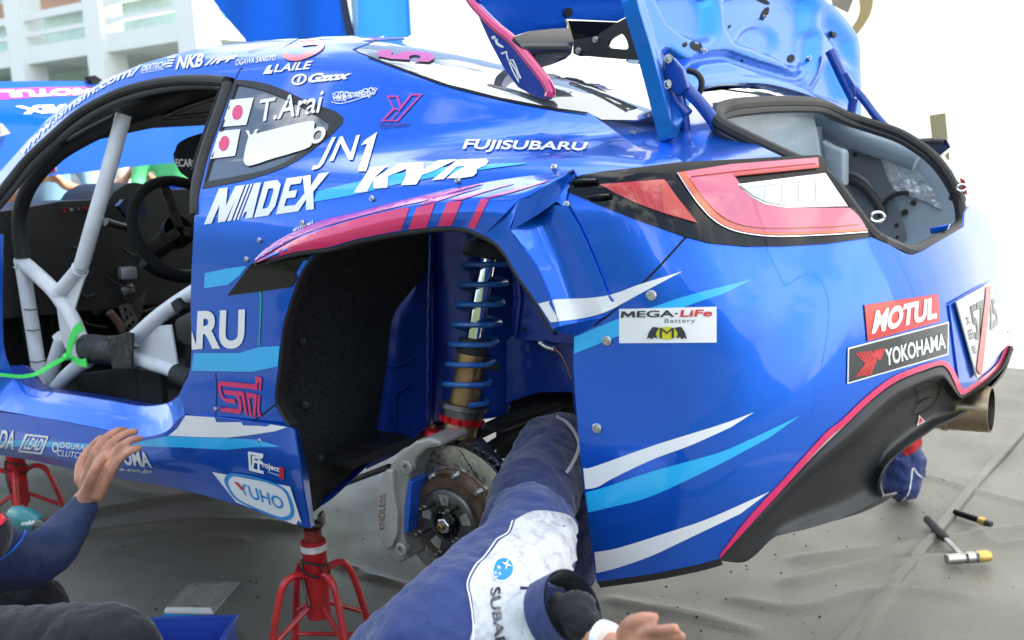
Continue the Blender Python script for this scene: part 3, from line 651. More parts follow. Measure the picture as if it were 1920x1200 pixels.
# KYB logo
for L in ([(345, 340), (448, 183), (555, 172), (470, 250), (632, 158), (762, 152), (640, 205), (560, 236), (555, 308), (470, 312), (468, 262), (430, 332)],
          [(640, 293), (668, 240), (672, 185), (775, 150), (780, 195), (870, 140), (985, 135), (840, 205), (770, 230), (735, 288)],
          [(830, 262), (935, 180), (990, 137), (1165, 131), (1182, 145), (1165, 170), (1108, 195), (1108, 218), (1085, 238), (1005, 250), (920, 250), (985, 205), (1040, 175), (985, 178), (905, 255)]):
    decal('sponsor_letter', z4(L), WHITE)
decal('stripe', z7([(135, 637), (250, 612), (372, 595), (330, 650), (265, 702), (130, 721)]), CYAN)
text('maker_lettering', 'RU', [(372, 583), (461, 580), (459, 653), (369, 655)], WHITE, bold=.035)
decal('maker_letter', [(361, 620), (372, 655), (361, 655)], WHITE)
decal('stripe', z7([(72, 1085), (330, 1085), (440, 1052), (555, 1046), (545, 1160), (400, 1190), (60, 1185)]), CYAN)
# stylised maker mark in pink
zs = Z(400, 695, 12)
for L in ([(180, 230), (960, 300), (965, 130), (985, 120), (1110, 150), (1112, 180), (1085, 450), (1040, 440), (1045, 265), (1020, 262), (1000, 430), (960, 415), (200, 340), (190, 350), (195, 420), (210, 500), (240, 570), (290, 620), (500, 640), (525, 745), (330, 710), (250, 670), (190, 590), (150, 490), (125, 380), (125, 300), (145, 250)],
          [(245, 425), (700, 465), (790, 1000), (740, 1000), (650, 570), (600, 570), (640, 680), (660, 800), (650, 900), (600, 965), (190, 910), (190, 815), (570, 855), (590, 820), (585, 720), (560, 620), (500, 550), (275, 520)],
          [(750, 480), (1000, 520), (960, 1045), (900, 1030), (930, 620), (830, 605), (885, 1030), (835, 1020)], [(1020, 540), (1075, 555), (1050, 880), (1100, 1040), (1035, 1030), (1000, 900)]):
    decal('maker_mark', zs(L), PINK, step=5)
decal('gloss_panel', [(428, 554), (473, 494), (553, 474), (604, 468), (582, 487), (564, 513), (554, 537), (490, 546)], GLOSSBLK)
# --- flare colours
decal('stripe', [(478, 493)]+c2([(515, 471), (560, 447), (605, 430.5), (651, 416), (696, 404), (756, 390), (768, 391)])+[(753, 431)]+c2([(726, 436.5), (666, 448.5), (617, 462.5), (553, 472)]), PINK)
decal('stripe', c2([(478, 490), (500, 467), (530, 447), (568, 428.5), (617, 411), (673, 398), (723, 384.5), (771, 373), (860, 354), (905, 344)])+c2([(905, 346), (850, 362), (790, 379), (756, 386), (696, 401), (651, 413), (605, 427), (560, 443), (515, 467)]), PURP)
for L, T_ in (([(736, 430), (850, 400), (793, 553), (682, 563)], [(740, 420), (860, 392), (1050, 330), (1150, 300), (1020, 330), (850, 365)]), ([(926, 396), (1016, 388), (950, 538), (865, 543)], [(926, 390), (1016, 382), (1150, 335), (1335, 283), (1330, 278), (1100, 335)]), ([(1132, 380), (1182, 378), (1095, 560), (1052, 548)], [(1132, 376), (1182, 372), (1330, 335), (1560, 264), (1545, 262), (1320, 320)])):
    decal('stripe', z4(L), PINK); decal('stripe', z4(T_), PURP)
text('sponsor_lettering', 'enkei', [(552, 425), (588, 412), (590, 420), (550, 436)], WHITE, bold=.01, shear=.2)
# --- bumper stripes
decal('stripe', [(1010, 569)]+c2([(1040, 561.5), (1120, 557), (1160, 548), (1200, 533), (1280, 508.5)])+c2([(1200, 551), (1140, 583), (1090, 597), (1033, 604)]), WHITE)
decal('stripe', c2([(1077, 632), (1161, 597), (1223, 576), (1297, 552), (1410, 523.5)])+c2([(1355, 551), (1282, 576), (1161, 629), (1077, 663)]), CYAN)
decal('stripe', c2(z12([(148, 540), (210, 528), (500, 425), (850, 315), (1018, 253)]))+c2(z12([(900, 330), (700, 420), (500, 495), (300, 590), (220, 635), (158, 645)])), WHITE)
decal('stripe', c2(z12([(160, 662), (260, 635), (500, 555), (830, 462), (1000, 390), (1255, 268)]))+c2(z12([(1100, 380), (830, 525), (500, 680), (300, 735), (172, 765)])), CYAN)
decal('stripe', c2(z12([(205, 968), (330, 945), (600, 860), (800, 790), (1098, 657)]))+c2(z12([(950, 770), (700, 890), (500, 985), (330, 1045), (215, 1075)])), WHITE)
pk = cr(np.array(PINKL, float), 6)
pk2 = cr(np.array([(1890, 621), (1886, 649), (1872, 681), (1845, 706), (1811, 728), (1804, 726), (1796, 708), (1783, 685), (1764, 676), (1711, 691), (1668, 711), (1622, 747), (1578, 789), (1546, 815), (1473, 896), (1400, 976), (1351, 1040)]), 6)
v2_, T_ = tri2d([[tuple(q) for q in pk]+[tuple(q) for q in pk2[::-1]]], 6); P_ = on_body(v2_, .0035); shell('stripe', P_, grad_g(P_), T_, PINK, car, .002)
# --- bumper stickers
st = decal('battery_sticker', [(1162, 579), (1343, 575), (1343, 642), (1162, 643)], WHITE, None, .0022)
text('sticker_lettering', 'EGA·', [(1196, 582.5), (1271, 581), (1271, 594), (1195, 594.6)], DKV, st, .02, 0, .0034)
decal('sticker_letter', [(1165, 595), (1167, 583), (1173, 583), (1179.5, 589), (1186, 583), (1192, 583), (1192, 594.7), (1187, 594.8), (1187, 588.5), (1180, 594), (1178, 594), (1171.5, 588.5), (1170.5, 595)], DKV, st, .0034, 4)
text('sticker_lettering', 'LiFe', [(1275, 581), (1335, 580), (1334, 593), (1275, 594)], REDV, st, .025, .1, .0034)
text('sticker_lettering', 'Battery', [(1246, 597), (1304, 597), (1304, 607), (1246, 608)], GREYV, st, .015, .05, .0024, space=1.1)
decal('sticker_mark', ell(1251, 624, 21, 12), YELV, st, .0034, 5)
for sg in (-1, 1):
    decal('sticker_mark', [(1251+sg*x, y) for x, y in [(14, 614), (26, 612), (33, 622), (37, 635), (31, 632), (28, 636), (24, 631), (18, 634), (20, 624)]], DKV, st, .0038, 5)
text('sticker_lettering', 'M', [(1238, 614), (1264, 614), (1264, 633), (1238, 633)], DKV, st, .0, 0, .0046)
st = decal('oil_sticker', [(1619, 572), (1757, 551), (1760, 603), (1625, 640)], REDV)
text('sticker_lettering', 'MOTUL', [(1640, 582), (1754, 556), (1753, 597), (1631, 627)], WHITE, st, .05, 0, .0034)
st = decal('tyre_sticker', [(1588, 652), (1777, 603), (1776, 665), (1587, 720)], WHITE)
decal('tyre_sticker_field', [(1590.5, 654.5), (1774.5, 606.5), (1773.5, 663), (1589.5, 716.5)], DKV, st, .003)
zy = Z(1560, 520, 5)
for k in range(5):
    decal('tyre_sticker_mark', zy([(204+k*31, 712-k*6), (226+k*31, 708-k*6), (318+k*22, 800-k*7), (226+k*31, 930-k*5), (204+k*31, 934-k*5), (296+k*22, 804-k*7)]), REDV, st, .0038, 6)
    if k < 4: decal('tyre_sticker_mark', zy([(384+k*26, 683-k*6), (405+k*26, 679-k*6), (372+k*20+8, 742+k*12), (356+k*18+4, 728+k*13)]), REDV, st, .0038, 6)
text('tyre_sticker_lettering', 'YOKOHAMA', [(1656, 655), (1768, 624), (1770, 653), (1658, 687)], WHITE, st, .03, 0, .0038)
# --- sill lettering
decal('stripe', z6([(930, 77), (1100, 87), (1300, 112), (1438, 135), (1380, 155), (1250, 175), (1140, 187), (980, 184), (845, 178), (890, 140)]), WHITE)
decal('stripe', z6([(-60, 208), (80, 200), (150, 200), (450, 218), (620, 222), (840, 181), (980, 186), (1140, 190), (1290, 197), (1405, 232), (1260, 236), (1130, 248), (900, 236), (640, 232), (430, 238), (100, 230), (-60, 238)]), CYAN)
text('sponsor_lettering', 'DA', [(6, 806), (33, 807), (26, 842), (-4, 838)], WHITE, bold=.02)
decal('sponsor_frame', [z6([(132, 168), (248, 180), (212, 270), (94, 257)]), z6([(142, 178), (236, 188), (205, 260), (106, 248)])], WHITE, step=6)
text('sponsor_lettering', 'LEAD', z6([(150, 186), (230, 195), (203, 252), (118, 242)]), WHITE, bold=.02)
decal('sponsor_mark', [ell(105.5, 838.5, 6.5, 9, .1), ell(105.5, 838.5, 4, 6, .1)], WHITE, step=5)
text('sponsor_lettering', 'OGURA', z6([(306, 208), (430, 224), (424, 250), (300, 238)]), WHITE, bold=.015, space=1.1)
text('sponsor_lettering', 'CLUTCH', z6([(296, 246), (425, 262), (420, 292), (286, 276)]), WHITE, bold=.015, space=1.1)
text('sponsor_lettering', 'UMA', z6([(610, 246), (745, 262), (765, 338), (628, 322)]), WHITE, bold=.035)
text('sponsor_lettering', 's.co.jp', z6([(600, 334), (765, 347), (762, 366), (595, 354)]), WHITE, bold=.03, shear=.2)
text('sponsor_lettering', '匠', z6([(1244, 255), (1322, 268), (1322, 368), (1250, 350)]), WHITE, bold=.03)
text('sponsor_lettering', 'Project', z6([(1294, 294), (1402, 332), (1400, 366), (1300, 340)]), WHITE, bold=.03)
text('sponsor_lettering', 'produced by', z6([(1345, 352), (1400, 370), (1400, 382), (1345, 362)]), WHITE, bold=.01)
decal('sponsor_mark', z6([(1402, 330), (1424, 340), (1423, 396), (1400, 386)]), REDV)
st = decal('filter_sticker', z6([(1065, 358), (1455, 430), (1520, 636), (1330, 565), (1185, 510)]), WHITE)
z6s = [(1128, 392), (1150, 366), (1200, 366), (1320, 392), (1430, 440), (1470, 520), (1474, 575), (1440, 598), (1390, 590), (1270, 540), (1180, 490), (1135, 425)]
cx, cy = np.mean(z6s, 0)
ring = cr(np.array(z6s, float), 5, True); ring2 = np.array([cx, cy])+(ring-[cx, cy])*[.90, .86]
decal('sticker_ring', [z6(ring), z6(ring2)], SKYV, st, .0034, 5)
text('sticker_lettering', 'UHO', z6([(1240, 420), (1420, 488), (1424, 548), (1262, 488)]), SKYV, st, .015, 0, .0034)
text('sticker_lettering', 'Y', z6([(1178, 405), (1238, 420), (1256, 482), (1215, 466)]), SKYV, st, .015, 0, .0034)
decal('sticker_mark', z6([(1176, 404), (1196, 408), (1224, 440), (1218, 450)]), REDV, st, .0044, 4)
# --- plate lettering and the red strap across it
PS = plate
decal('plate_strap', z13([(1300, 215), (1335, 210), (1330, 300), (1295, 600), (1270, 830), (1255, 858), (1228, 840), (1235, 770), (1262, 560), (1290, 330)]), REDV, PS, .003, 6)
text('plate_digits', '57', z13([(1185, 355), (1285, 305), (1290, 560), (1235, 600)]), DKV, PS, .03, 0, .0016)
text('plate_digits', '25', z13([(1305, 320), (1370, 290), (1395, 480), (1335, 530)]), DKV, PS, .03, 0, .0016)
for k, ch in enumerate('太田市'): text('plate_character', ch, z13([(1150+k*22, 420+k*105), (1180+k*22, 405+k*105), (1200+k*22, 475+k*105), (1168+k*22, 490+k*105)]), DKV, PS, .02, 0, .0016)
# diffuser details
decal('warning_triangle', z13([(830, 1115), (870, 1165), (815, 1195)]), WHITE)
decal('warning_triangle_field', z13([(833, 1128), (860, 1163), (824, 1184)]), REDV, lift=.0034)
def thinline(nm, pts, w, m=GAP, lift=.0016): return decal(nm, stroke(c2(pts, 4), w), m, None, lift, 6)
thinline('panel_gap', z13([(980, 895), (890, 880), (805, 930), (825, 1010), (790, 1110)]), 1.5)
thinline('panel_gap', z13([(980, 895), (975, 960), (930, 1050), (830, 1110), (790, 1115)]), 1.5)
decal('tow_eye_slot', c2(z13([(820, 1040), (860, 1010), (930, 990), (915, 1015), (850, 1040)]), 4), GLOSSBLK)
thinline('flare_scuff', z7([(445, 720), (450, 800), (440, 1045)]), 2.2, mat('green_thread', (.02, .45, .25), .6))
# ------------------------------------------------------------------ flat pieces cut from sheet: pixel outline on a plane of the car
def sheet(name, loops, y, m, parent=None, thick=.004, step=30, ax=1, n=None, pt=None, smooth=None):
    if not hasattr(loops[0][0], '__len__'): loops = [loops]
    v2, T = tri2d(loops, step)
    if pt is not None: P = on_plane(v2, pt, n); N = np.array(n, float)/np.linalg.norm(n); N = N if N@(CAM-np.array(pt)) > 0 else -N
    else:
        P = on_ax(v2, ax, y(v2) if callable(y) else y); N = np.zeros(3); N[ax] = 1 if CAM[ax] > P[0, ax] else -1
    NN = np.tile(N, (len(P), 1))
    if callable(y):
        fn = np.cross(P[T[:, 1]]-P[T[:, 0]], P[T[:, 2]]-P[T[:, 0]]); NN = np.zeros_like(P)
        for q in range(3): np.add.at(NN, T[:, q], fn)
        NN /= np.maximum(np.linalg.norm(NN, axis=1, keepdims=True), 1e-12)
    return shell(name, P, NN, T, m, car if parent is None else parent, thick)
def surf_of(*objs):
    dg = bpy.context.evaluated_depsgraph_get(); dg.update(); L = []
    for o in objs:
        e = o.evaluated_get(dg); me = e.to_mesh(); me.calc_loop_triangles(); mw = o.matrix_world
        Pv = np.array([tuple(mw @ v.co) for v in me.vertices]); Nv = np.array([tuple((mw.to_3x3() @ v.normal).normalized()) for v in me.vertices])
        Tv = np.array([tuple(t.vertices) for t in me.loop_triangles]); L.append((Pv, Nv, Tv)); e.to_mesh_clear()
    return Surf(L)
def tubepx(name, px, y, r, m, parent=None, n=12, smooth=True, ax=1):
    P = on_ax(px, ax, y); P = cr(P, 6) if smooth and len(P) > 2 else P
    if hasattr(r, '__len__') and hasattr(r[0], '__len__') or hasattr(r, '__len__') and len(r) == len(px):
        ra = np.array([q if hasattr(q, '__len__') else (q, q) for q in r], float); r = [tuple(q) for q in (cr(ra, 6) if smooth and len(px) > 2 else ra)]
    return MB().tube(P, r, n).build(name, m, car if parent is None else parent)
# ------------------------------------------------------------------ door seals
seal = np.array([on_body([p], .0)[0] for p in c2([(-60, 428), (0, 362), (50, 301), (100, 254), (143, 217), (187, 191), (233, 171), (283, 158), (333, 151), (383, 150), (425, 153)])])
MB().tube(seal, (.013), 10).build('door_seal', RUBBER, car)
seal2 = np.array([on_body([p], -.016)[0] for p in c2([(-60, 450), (0, 383), (50, 322), (100, 272), (150, 232), (200, 201), (250, 181), (300, 168), (350, 161), (400, 160), (420, 164)])])
MB().tube(seal2, .011, 10).build('door_seal', mat('rubber_grey', (.035, .035, .04), .45), car)
bp = np.array([on_body([p], -.004)[0] for p in c2([(428, 158), (413, 205), (390, 270), (374, 325), (368, 360), (367, 402)])])
MB().tube(bp, .014, 10).build('door_seal', RUBBER, car)
bp2 = np.array([on_body([p], -.016)[0] for p in c2([(418, 166), (403, 205), (381, 268), (364, 322)])])
MB().tube(bp2, .009, 8).build('door_seal', FELT, car)
ja = np.array([on_body([p], -.003)[0] for p in c2([(367, 400), (362, 480), (359, 567), (361, 647), (357, 697), (347, 720), (337, 742)])])
loft('door_jamb', [ja, ja-np.array([.004, .03, 0]), ja-np.array([.03, .10, 0])], BLUE, car, 3, .003, False)
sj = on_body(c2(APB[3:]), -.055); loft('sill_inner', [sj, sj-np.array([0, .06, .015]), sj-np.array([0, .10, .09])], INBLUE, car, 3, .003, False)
# ------------------------------------------------------------------ wheel housing
L_ = np.c_[ony([(650, 452), (590, 480), (550, 552), (528, 640), (518, 740), (545, 815), (580, 965)], .79)]
M_ = np.c_[ony([(735, 438), (690, 478), (655, 540), (632, 620), (622, 720), (628, 820), (612, 940)], .64)]
R_m = np.c_[ony([(818, 425), (807, 500), (772, 545), (737, 595), (726, 680), (713, 760), (701, 850)], .47)]
loft('arch_liner', [cr(L_, 5), cr(M_, 5), cr(R_m, 5)], FELT, car, 8, .003, False)
cols = [([(690, 400), (700, 640), (686, 880)], .455), ([(760, 400), (765, 640), (745, 850)], .46), ([(798, 400), (803, 600), (798, 800)], .485), ([(806, 400), (812, 600), (806, 800)], .50), ([(822, 400), (824, 600), (818, 790)], .455), ([(880, 400), (880, 600), (870, 790)], .42), ([(940, 420), (945, 600), (940, 780)], .435), ([(958, 430), (962, 600), (955, 760)], .50)]
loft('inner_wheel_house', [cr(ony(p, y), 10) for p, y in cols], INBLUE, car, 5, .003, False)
wl_ = cr(ony([(806, 440), (804, 505), (802, 600), (802, 700), (800, 790)], .508), 10); wl_ += rng.normal(0, .0008, wl_.shape)
MB().tube(wl_, .0045, 7).build('weld_bead', INBLUE, car)
sheet('damper_bracket', [(962, 500), (1000, 545), (1035, 610), (1080, 628), (1080, 645), (968, 636), (960, 625)], .56, INBLUE, thick=.004)
MB().tube(ony([(968, 503), (974, 560), (966, 628)], .565), .006, 7).build('weld_bead', INBLUE, car)
for p in [(983, 618), (1040, 625)]: MB().lathe(ony([p], .562)[0], (0, 1, 0), [(0, .004), (.001, .004), (.001, 0)], 10).build('bracket_hole', GAP, car)
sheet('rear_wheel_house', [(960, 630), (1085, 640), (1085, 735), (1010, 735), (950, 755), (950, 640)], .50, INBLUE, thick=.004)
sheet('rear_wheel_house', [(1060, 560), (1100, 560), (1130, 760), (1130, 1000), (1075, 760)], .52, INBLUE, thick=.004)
tubepx('wheel_house_crease', [(722, 690), (760, 680), (800, 650)], .468, .002, INBLUE)
tubepx('wheel_house_crease', [(740, 800), (741, 745), (762, 726), (800, 700)], .468, .0025, INBLUE)
tubepx('sill_end_flange', [(583, 955), (620, 930), (660, 893), (700, 858), (745, 838)], [.70, .64, .58, .52, .48], [(.004, .012)]*5, INBLUE)
MB().box((1.38, 0, .235), (1.36, 1.40, .02)).box((.0, 0, .42), (1.1, .80, .02)).build('floor_pan', BLACKIN, car)
MB().box((-.1, 0, .50), (.55, .86, .02)).box((-.35, 0, .40), (.02, .8, .3)).build('subframe_shield', BLACKIN, car)
sheet('shade_backing', [(930, 730), (1130, 700), (1130, 860), (930, 860)], .20, BLACKIN)  # black sheet standing in for the deep shade behind the suspension arms
# ------------------------------------------------------------------ suspension leg
A = ony([(918, 452)], .585)[0]; B = ony([(858, 838)], .675)[0]; D = B-A; Ld = np.linalg.norm(D); ax = D/Ld
DUST = RUBBER
MB().lathe(A, ax, [(-.02, .030), (.0, .034), (.008, .05), (.03, .052), (.036, .048), (.036, 0)], 28).build('spring_seat', RUBBER, car)
MB().lathe(A, ax, [(-.03, .014), (.02, .018), (.24, .018)], 28).build('damper_rod', CHROME, car)
MB().lathe(A, ax, [(.205, .018), (.208, .030), (.214, .033), (.236, .033), (.240, .031)], 28).build('dust_seal', RUBBER, car)
MB().lathe(A, ax, [(.238, .031), (.30, .031), (.302, .0325), (.306, .0325), (.308, .031), (.345, .031), (.347, .034), (Ld-.06, .034), (Ld-.055, .036), (Ld+.01, .036)], 32).build('damper_tube', BRONZE, car)
hb = []
e1 = np.cross(ax, [0, 1, 0]); e1 /= np.linalg.norm(e1); e2 = np.cross(ax, e1)
for i in range(0, 221):
    t = i/220; turns = 7.3; a = 2*math.pi*turns*t+2.0; h = .035+.305*(t if .07 < t < .93 else t)
    hb.append(A+ax*h+(e1*math.cos(a)+e2*math.sin(a))*.0475)
MB().tube(hb, .0058, 10).build('coil_spring', SPRING, car)
ring = MB().lathe(A, ax, [(.346, .034), (.346, .050), (.356, .051), (.358, .043), (.372, .043), (.372, .034)], 36).build('spring_perch', DKSTEEL, car)
nt_ = MB().lathe(A, ax, [(.372, .034), (.372, .044), (.386, .044), (.386, .034)], 36)
for k in range(12):
    a = k*math.pi/6; nt_.box(A+ax*.379+(e1*math.cos(a)+e2*math.sin(a))*.045, (.006, .006, .012))
nt_.build('perch_lock_ring', REDAN, car)
rsv = ony([(812, 812)], .60)[0]
MB().lathe(rsv-np.array([0, 0, .03]), (0, 0, 1), [(0, .018), (.004, .021), (.03, .0215), (.034, .019), (.04, .019), (.042, .01), (.042, 0)], 28).build('damper_reservoir', REDAN, car)
MB().lathe(rsv+np.array([0, 0, .012]), (0, 0, 1), [(0, .007), (.009, .007), (.009, 0)], 6).build('reservoir_bolt', BRONZE, car)
# ------------------------------------------------------------------ hub, disc, caliper
H = ony([(828, 988)], .80)[0]; HN = Vector((.0, 1, -.02)).normalized(); Hn = np.array(HN)
hubp = bpy.data.objects.new('wheel_hub', None)
hub = MB().lathe(H, HN, [(-.05, .072), (-.022, .072), (-.019, .070), (-.0165, .066), (-.0165, .036), (-.020, .034), (-.020, .030)], 48).build('wheel_hub', DKSTEEL, car)
MB().lathe(H, HN, [(-.035, .030), (-.012, .0285), (-.010, .026), (-.018, .022), (-.018, 0)], 40).build('hub_bore', GLOSSBLK, hub)
MB().lathe(H, HN, [(-.02, .0165), (-.004, .0165), (-.002, .014), (-.002, 0)], 6).build('hub_nut', ALU, hub)
MB().lathe(H, HN, [(-.004, .0078), (.006, .0078), (.008, .006), (.008, .003), (.004, .003), (.004, 0)], 20).build('axle_end', BRONZE, hub)
u1 = np.array(HN.cross(Vector((0, 0, 1)))); u1 /= np.linalg.norm(u1); u2 = np.cross(Hn, u1)
for k in range(5):
    a = math.radians(20+72*k); c = H+(u1*math.cos(a)+u2*math.sin(a))*.050
    MB().lathe(c, HN, [(-.018, .0058), (.004, .0058), (.006, .0064), (.014, .0064), (.016, .0045), (.026, .0040), (.028, .002)], 14).build('wheel_stud', DKSTEEL, hub)
    a2 = a+math.radians(36); c = H+(u1*math.cos(a2)+u2*math.sin(a2))*.051
    q = [c+(u1*math.cos(a2)+u2*math.sin(a2))*dr+(-u1*math.sin(a2)+u2*math.cos(a2))*dt for dr, dt in ((-.011, -.008), (.010, -.014), (.012, 0), (.010, .014), (-.011, .008))]
    MB().prism([p-Hn*.0163 for p in q], Hn*.0012).build('hub_pad', ALU, hub)
disc = MB().lathe(H-Hn*.050, HN, [(-.008, .155), (-.0005, .155), (.0, .1535), (.0, .100), (-.008, .100)], 72).build('brake_disc', STEEL, car)
MB().lathe(H-Hn*.074, HN, [(-.008, .100), (-.008, .155), (0, .155), (0, .100)], 72).build('disc_back_plate', STEEL, disc)
MB().lathe(H-Hn*.070, HN, [(0, .118), (.012, .118)], 48).build('disc_core', DKSTEEL, disc)
for k in range(48):
    a = 2*math.pi*k/48; d1 = u1*math.cos(a)+u2*math.sin(a)
    MB().prism([H-Hn*.074+d1*.119-np.cross(Hn, d1)*.0022, H-Hn*.074+d1*.1545-np.cross(Hn, d1)*.0022, H-Hn*.074+d1*.1545+np.cross(Hn, d1)*.0022, H-Hn*.074+d1*.119+np.cross(Hn, d1)*.0022], Hn*.016).build('disc_vane', STEEL, disc)
MB().lathe(H-Hn*.050, HN, [(.0, .106), (.005, .105), (.007, .098), (.010, .096), (.022, .092), (.022, .07)], 60).build('disc_bell', mat('bell_steel', (.13, .085, .06), .5, .8, var=.4, vscale=30, rvar=.1), disc)
for k in range(10):
    a = math.radians(10+36*k); c = H-Hn*.043+(u1*math.cos(a)+u2*math.sin(a))*.0985
    MB().lathe(c, HN, [(-.003, .008), (.006, .008), (.006, .0045), (.014, .0045), (.014, 0)], 6).build('bell_bolt', ALU, disc)
SLOT = mat('slot_dark', (.02, .015, .012), .7)
for k in range(8):
    a0 = math.radians(45*k+8); pts = []
    for t in np.linspace(0, 1, 9):
        a = a0+t*.52; r = .112+.034*t*t+.004*t; pts.append(H-Hn*.0494+(u1*math.cos(a)+u2*math.sin(a))*r)
    MB().tube(pts, [(.0005, .0013)]*9, 6).build('disc_slot', SLOT, disc)
    for t in (.3, .6, .9):
        a = a0+t*.52; r = .112+.034*t*t; q = [H-Hn*.0493+(u1*math.cos(a+s*.05)+u2*math.sin(a+s*.05))*(r+.007*math.cos(s*2)-.002) for s in (-1, -.5, 0, .5, 1)]
        MB().tube(q, [(.0004, .0011)]*5, 5).build('disc_slot', SLOT, disc)
CALI = mat('caliper_grey', (.30, .285, .26), .42, .35, 0, bump=(120, .12, .002), var=.15, vscale=18, rvar=.1)
def block(name, loop, y, depth, m, parent=None, bev=.006):
    P = ony(loop, y); bm = bmesh.new(); vs = [bm.verts.new(p) for p in V(P)]; f = bm.faces.new(vs); bm.normal_update()
    r = bmesh.ops.extrude_face_region(bm, geom=[f]); bmesh.ops.translate(bm, vec=(0, -depth, 0), verts=[v for v in r['geom'] if isinstance(v, bmesh.types.BMVert)])
    bmesh.ops.recalc_face_normals(bm, faces=bm.faces[:])
    if bev: bmesh.ops.bevel(bm, geom=[e for e in bm.edges if e.calc_face_angle(0) > .5], offset=bev, segments=3, affect='EDGES', profile=.6)
    me = bpy.data.meshes.new(name); bm.to_mesh(me); bm.free(); me.polygons.foreach_set('use_smooth', [True]*len(me.polygons)); me.set_sharp_from_angle(angle=R(40)); me.materials.append(m)
    o = bpy.data.objects.new(name, me); COL.objects.link(o); setp(o, car if parent is None else parent); return o
cal = block('brake_caliper', [(716, 900), (731, 874), (750, 848), (778, 827), (805, 820), (824, 827), (826, 838), (800, 842), (781, 858), (770, 885), (763, 925), (758, 975), (757, 1005), (762, 1030), (766, 1047), (746, 1058), (729, 1042), (714, 1018), (707, 985), (705, 945)], .80, .095, CALI, None, .008)
block('caliper_face', [(724, 880), (735, 882), (737, 920), (745, 965), (744, 1000), (735, 1025), (725, 1030), (712, 1010), (706, 975), (707, 930), (713, 900)], .812, .02, mat('caliper_face', (.36, .335, .30), .45, .3, bump=(150, .1, .002), var=.12, vscale=20), cal, .004)
for p in [(764, 876), (754, 1030)]: MB().lathe(ony([p], .806)[0], (0, 1, 0), [(-.01, .0145), (.004, .0145), (.006, .012), (.006, .007), (0, .006), (0, 0)], 24).build('caliper_bore', CALI, cal)
block('brake_pad', [(766, 900), (772, 905), (768, 960), (764, 1000), (757, 1000), (758, 950)], .803, .06, mat('pad_blue', (.01, .07, .35), .5, 0, .3), cal, .002)
CS = surf_of(*[o for o in car.children_recursive if o.name.startswith('caliper_face')])
text('caliper_lettering', 'ENDLESS', [(708, 994), (713, 928), (724, 926), (721, 992)], mat('engraved', (.10, .05, .04), .6), cal, .0, 0, .0008, CS)
# arms, hoses, drive shaft
tubepx('brake_hose', [(838, 828), (860, 808), (890, 797), (930, 798), (975, 795)], [.70, .68, .62, .58, .5], .0055, RUBBER)
tubepx('brake_hose', [(905, 800), (940, 806), (985, 790), (1060, 760)], [.66, .6, .5, .4], .005, RUBBER)
tubepx('lateral_arm', [(890, 815), (980, 775), (1085, 745)], [.62, .5, .35], .014, BLACKIN)
tubepx('lateral_arm', [(900, 850), (1000, 790), (1085, 765)], [.60, .45, .3], .012, BLACKIN)
tubepx('drive_shaft', [(840, 990), (900, 930), (1000, 880)], [.72, .45, .2], .016, DKSTEEL)
block('hub_carrier', [(800, 870), (830, 830), (880, 830), (925, 880), (935, 960), (900, 1040), (830, 1050), (790, 1000)], .72, .05, DKSTEEL, None, .01)
tubepx('toe_link', [(1100, 940), (1060, 965), (1010, 1000)], [.45, .5, .6], .010, ALU)
tubepx('toe_link', [(650, 905), (690, 890), (730, 875)], [.40, .45, .5], .008, DKSTEEL)
tubepx('brake_line_fitting', [(1012, 642), (1024, 650), (1040, 655)], .57, .006, ALU)
tubepx('brake_line', [(1040, 655), (1052, 665), (1062, 685), (1072, 710)], .57, .002, BRONZE)
# ------------------------------------------------------------------ cabin
cage = MB()
def ct(px, y, r=.021, nm='roll_cage_tube', m=CAGE, n=16): return tubepx(nm, px, y, r, m, None, n, len(px) > 2)
ct([(232, 215), (205, 315), (175, 420), (152, 500)], [.58, .62, .655, .665])
ct([(38, 487), (75, 520), (105, 550), (135, 597), (160, 648), (200, 662)], .67, .0215)
ct([(40, 484), (55, 580), (68, 660), (80, 745)], [.672, .665, .66, .655])
ct([(152, 500), (108, 552)], [.665, .672], .0205)
ct([(80, 742), (98, 690), (118, 630)], [.63, .64, .65])
ct([(92, 745), (125, 705), (165, 672)], [.655, .665, .67])
ct([(60, 735), (40, 690), (28, 640)], [.45, .45, .45], .018)
ct([(246, 640), (290, 600), (330, 570), (372, 543)], [.67, .665, .66, .655])
ct([(246, 668), (285, 682), (320, 693), (360, 712)], [.67, .668, .665, .66], .019)
ct([(43, 484), (36, 430), (42, 380), (64, 335), (110, 288), (165, 255), (222, 226)], [.672, .67, .665, .66, .64, .61, .58], .022, 'cage_padding', BLACKIN)
ct([(222, 215), (270, 200), (340, 178), (420, 165)], [.57, .5, .35, .2], .035, 'cage_padding', BLACKIN)
for q, y in (([(103, 556), (112, 620), (120, 650), (150, 690), (157, 655), (135, 600)], .668), ([(112, 548), (152, 505), (158, 520), (135, 592)], .664), ([(248, 630), (294, 611), (320, 609), (333, 690), (308, 695), (250, 675)], .668)):
    block('cage_gusset', q, y, .006, CAGE, None, .002)
for (a, b), y in ((((43, 580), (72, 579)), .684), (((49, 619), (78, 617)), .682), (((57, 678), (84, 676)), .68)):
    MB().tube(ony([a, ((a[0]+b[0])/2, a[1]+1.5), b], y), .0018, 6).build('cable_tie', RUBBER, car)
LEA = mat('leather_wrap', (.012, .012, .013), .42, bump=(26, .8, .012), rvar=.15)
tubepx('leather_wrap', [(160, 652), (172, 654), (200, 656), (228, 658), (249, 660)], .672, [(.038, .030), (.042, .034), (.040, .036), (.044, .036), (.042, .032)], LEA, None, 24)
block('leather_flap', [(185, 640), (200, 640), (210, 690), (230, 692), (247, 690), (249, 625), (238, 622)], .712, .006, LEA, None, .002)
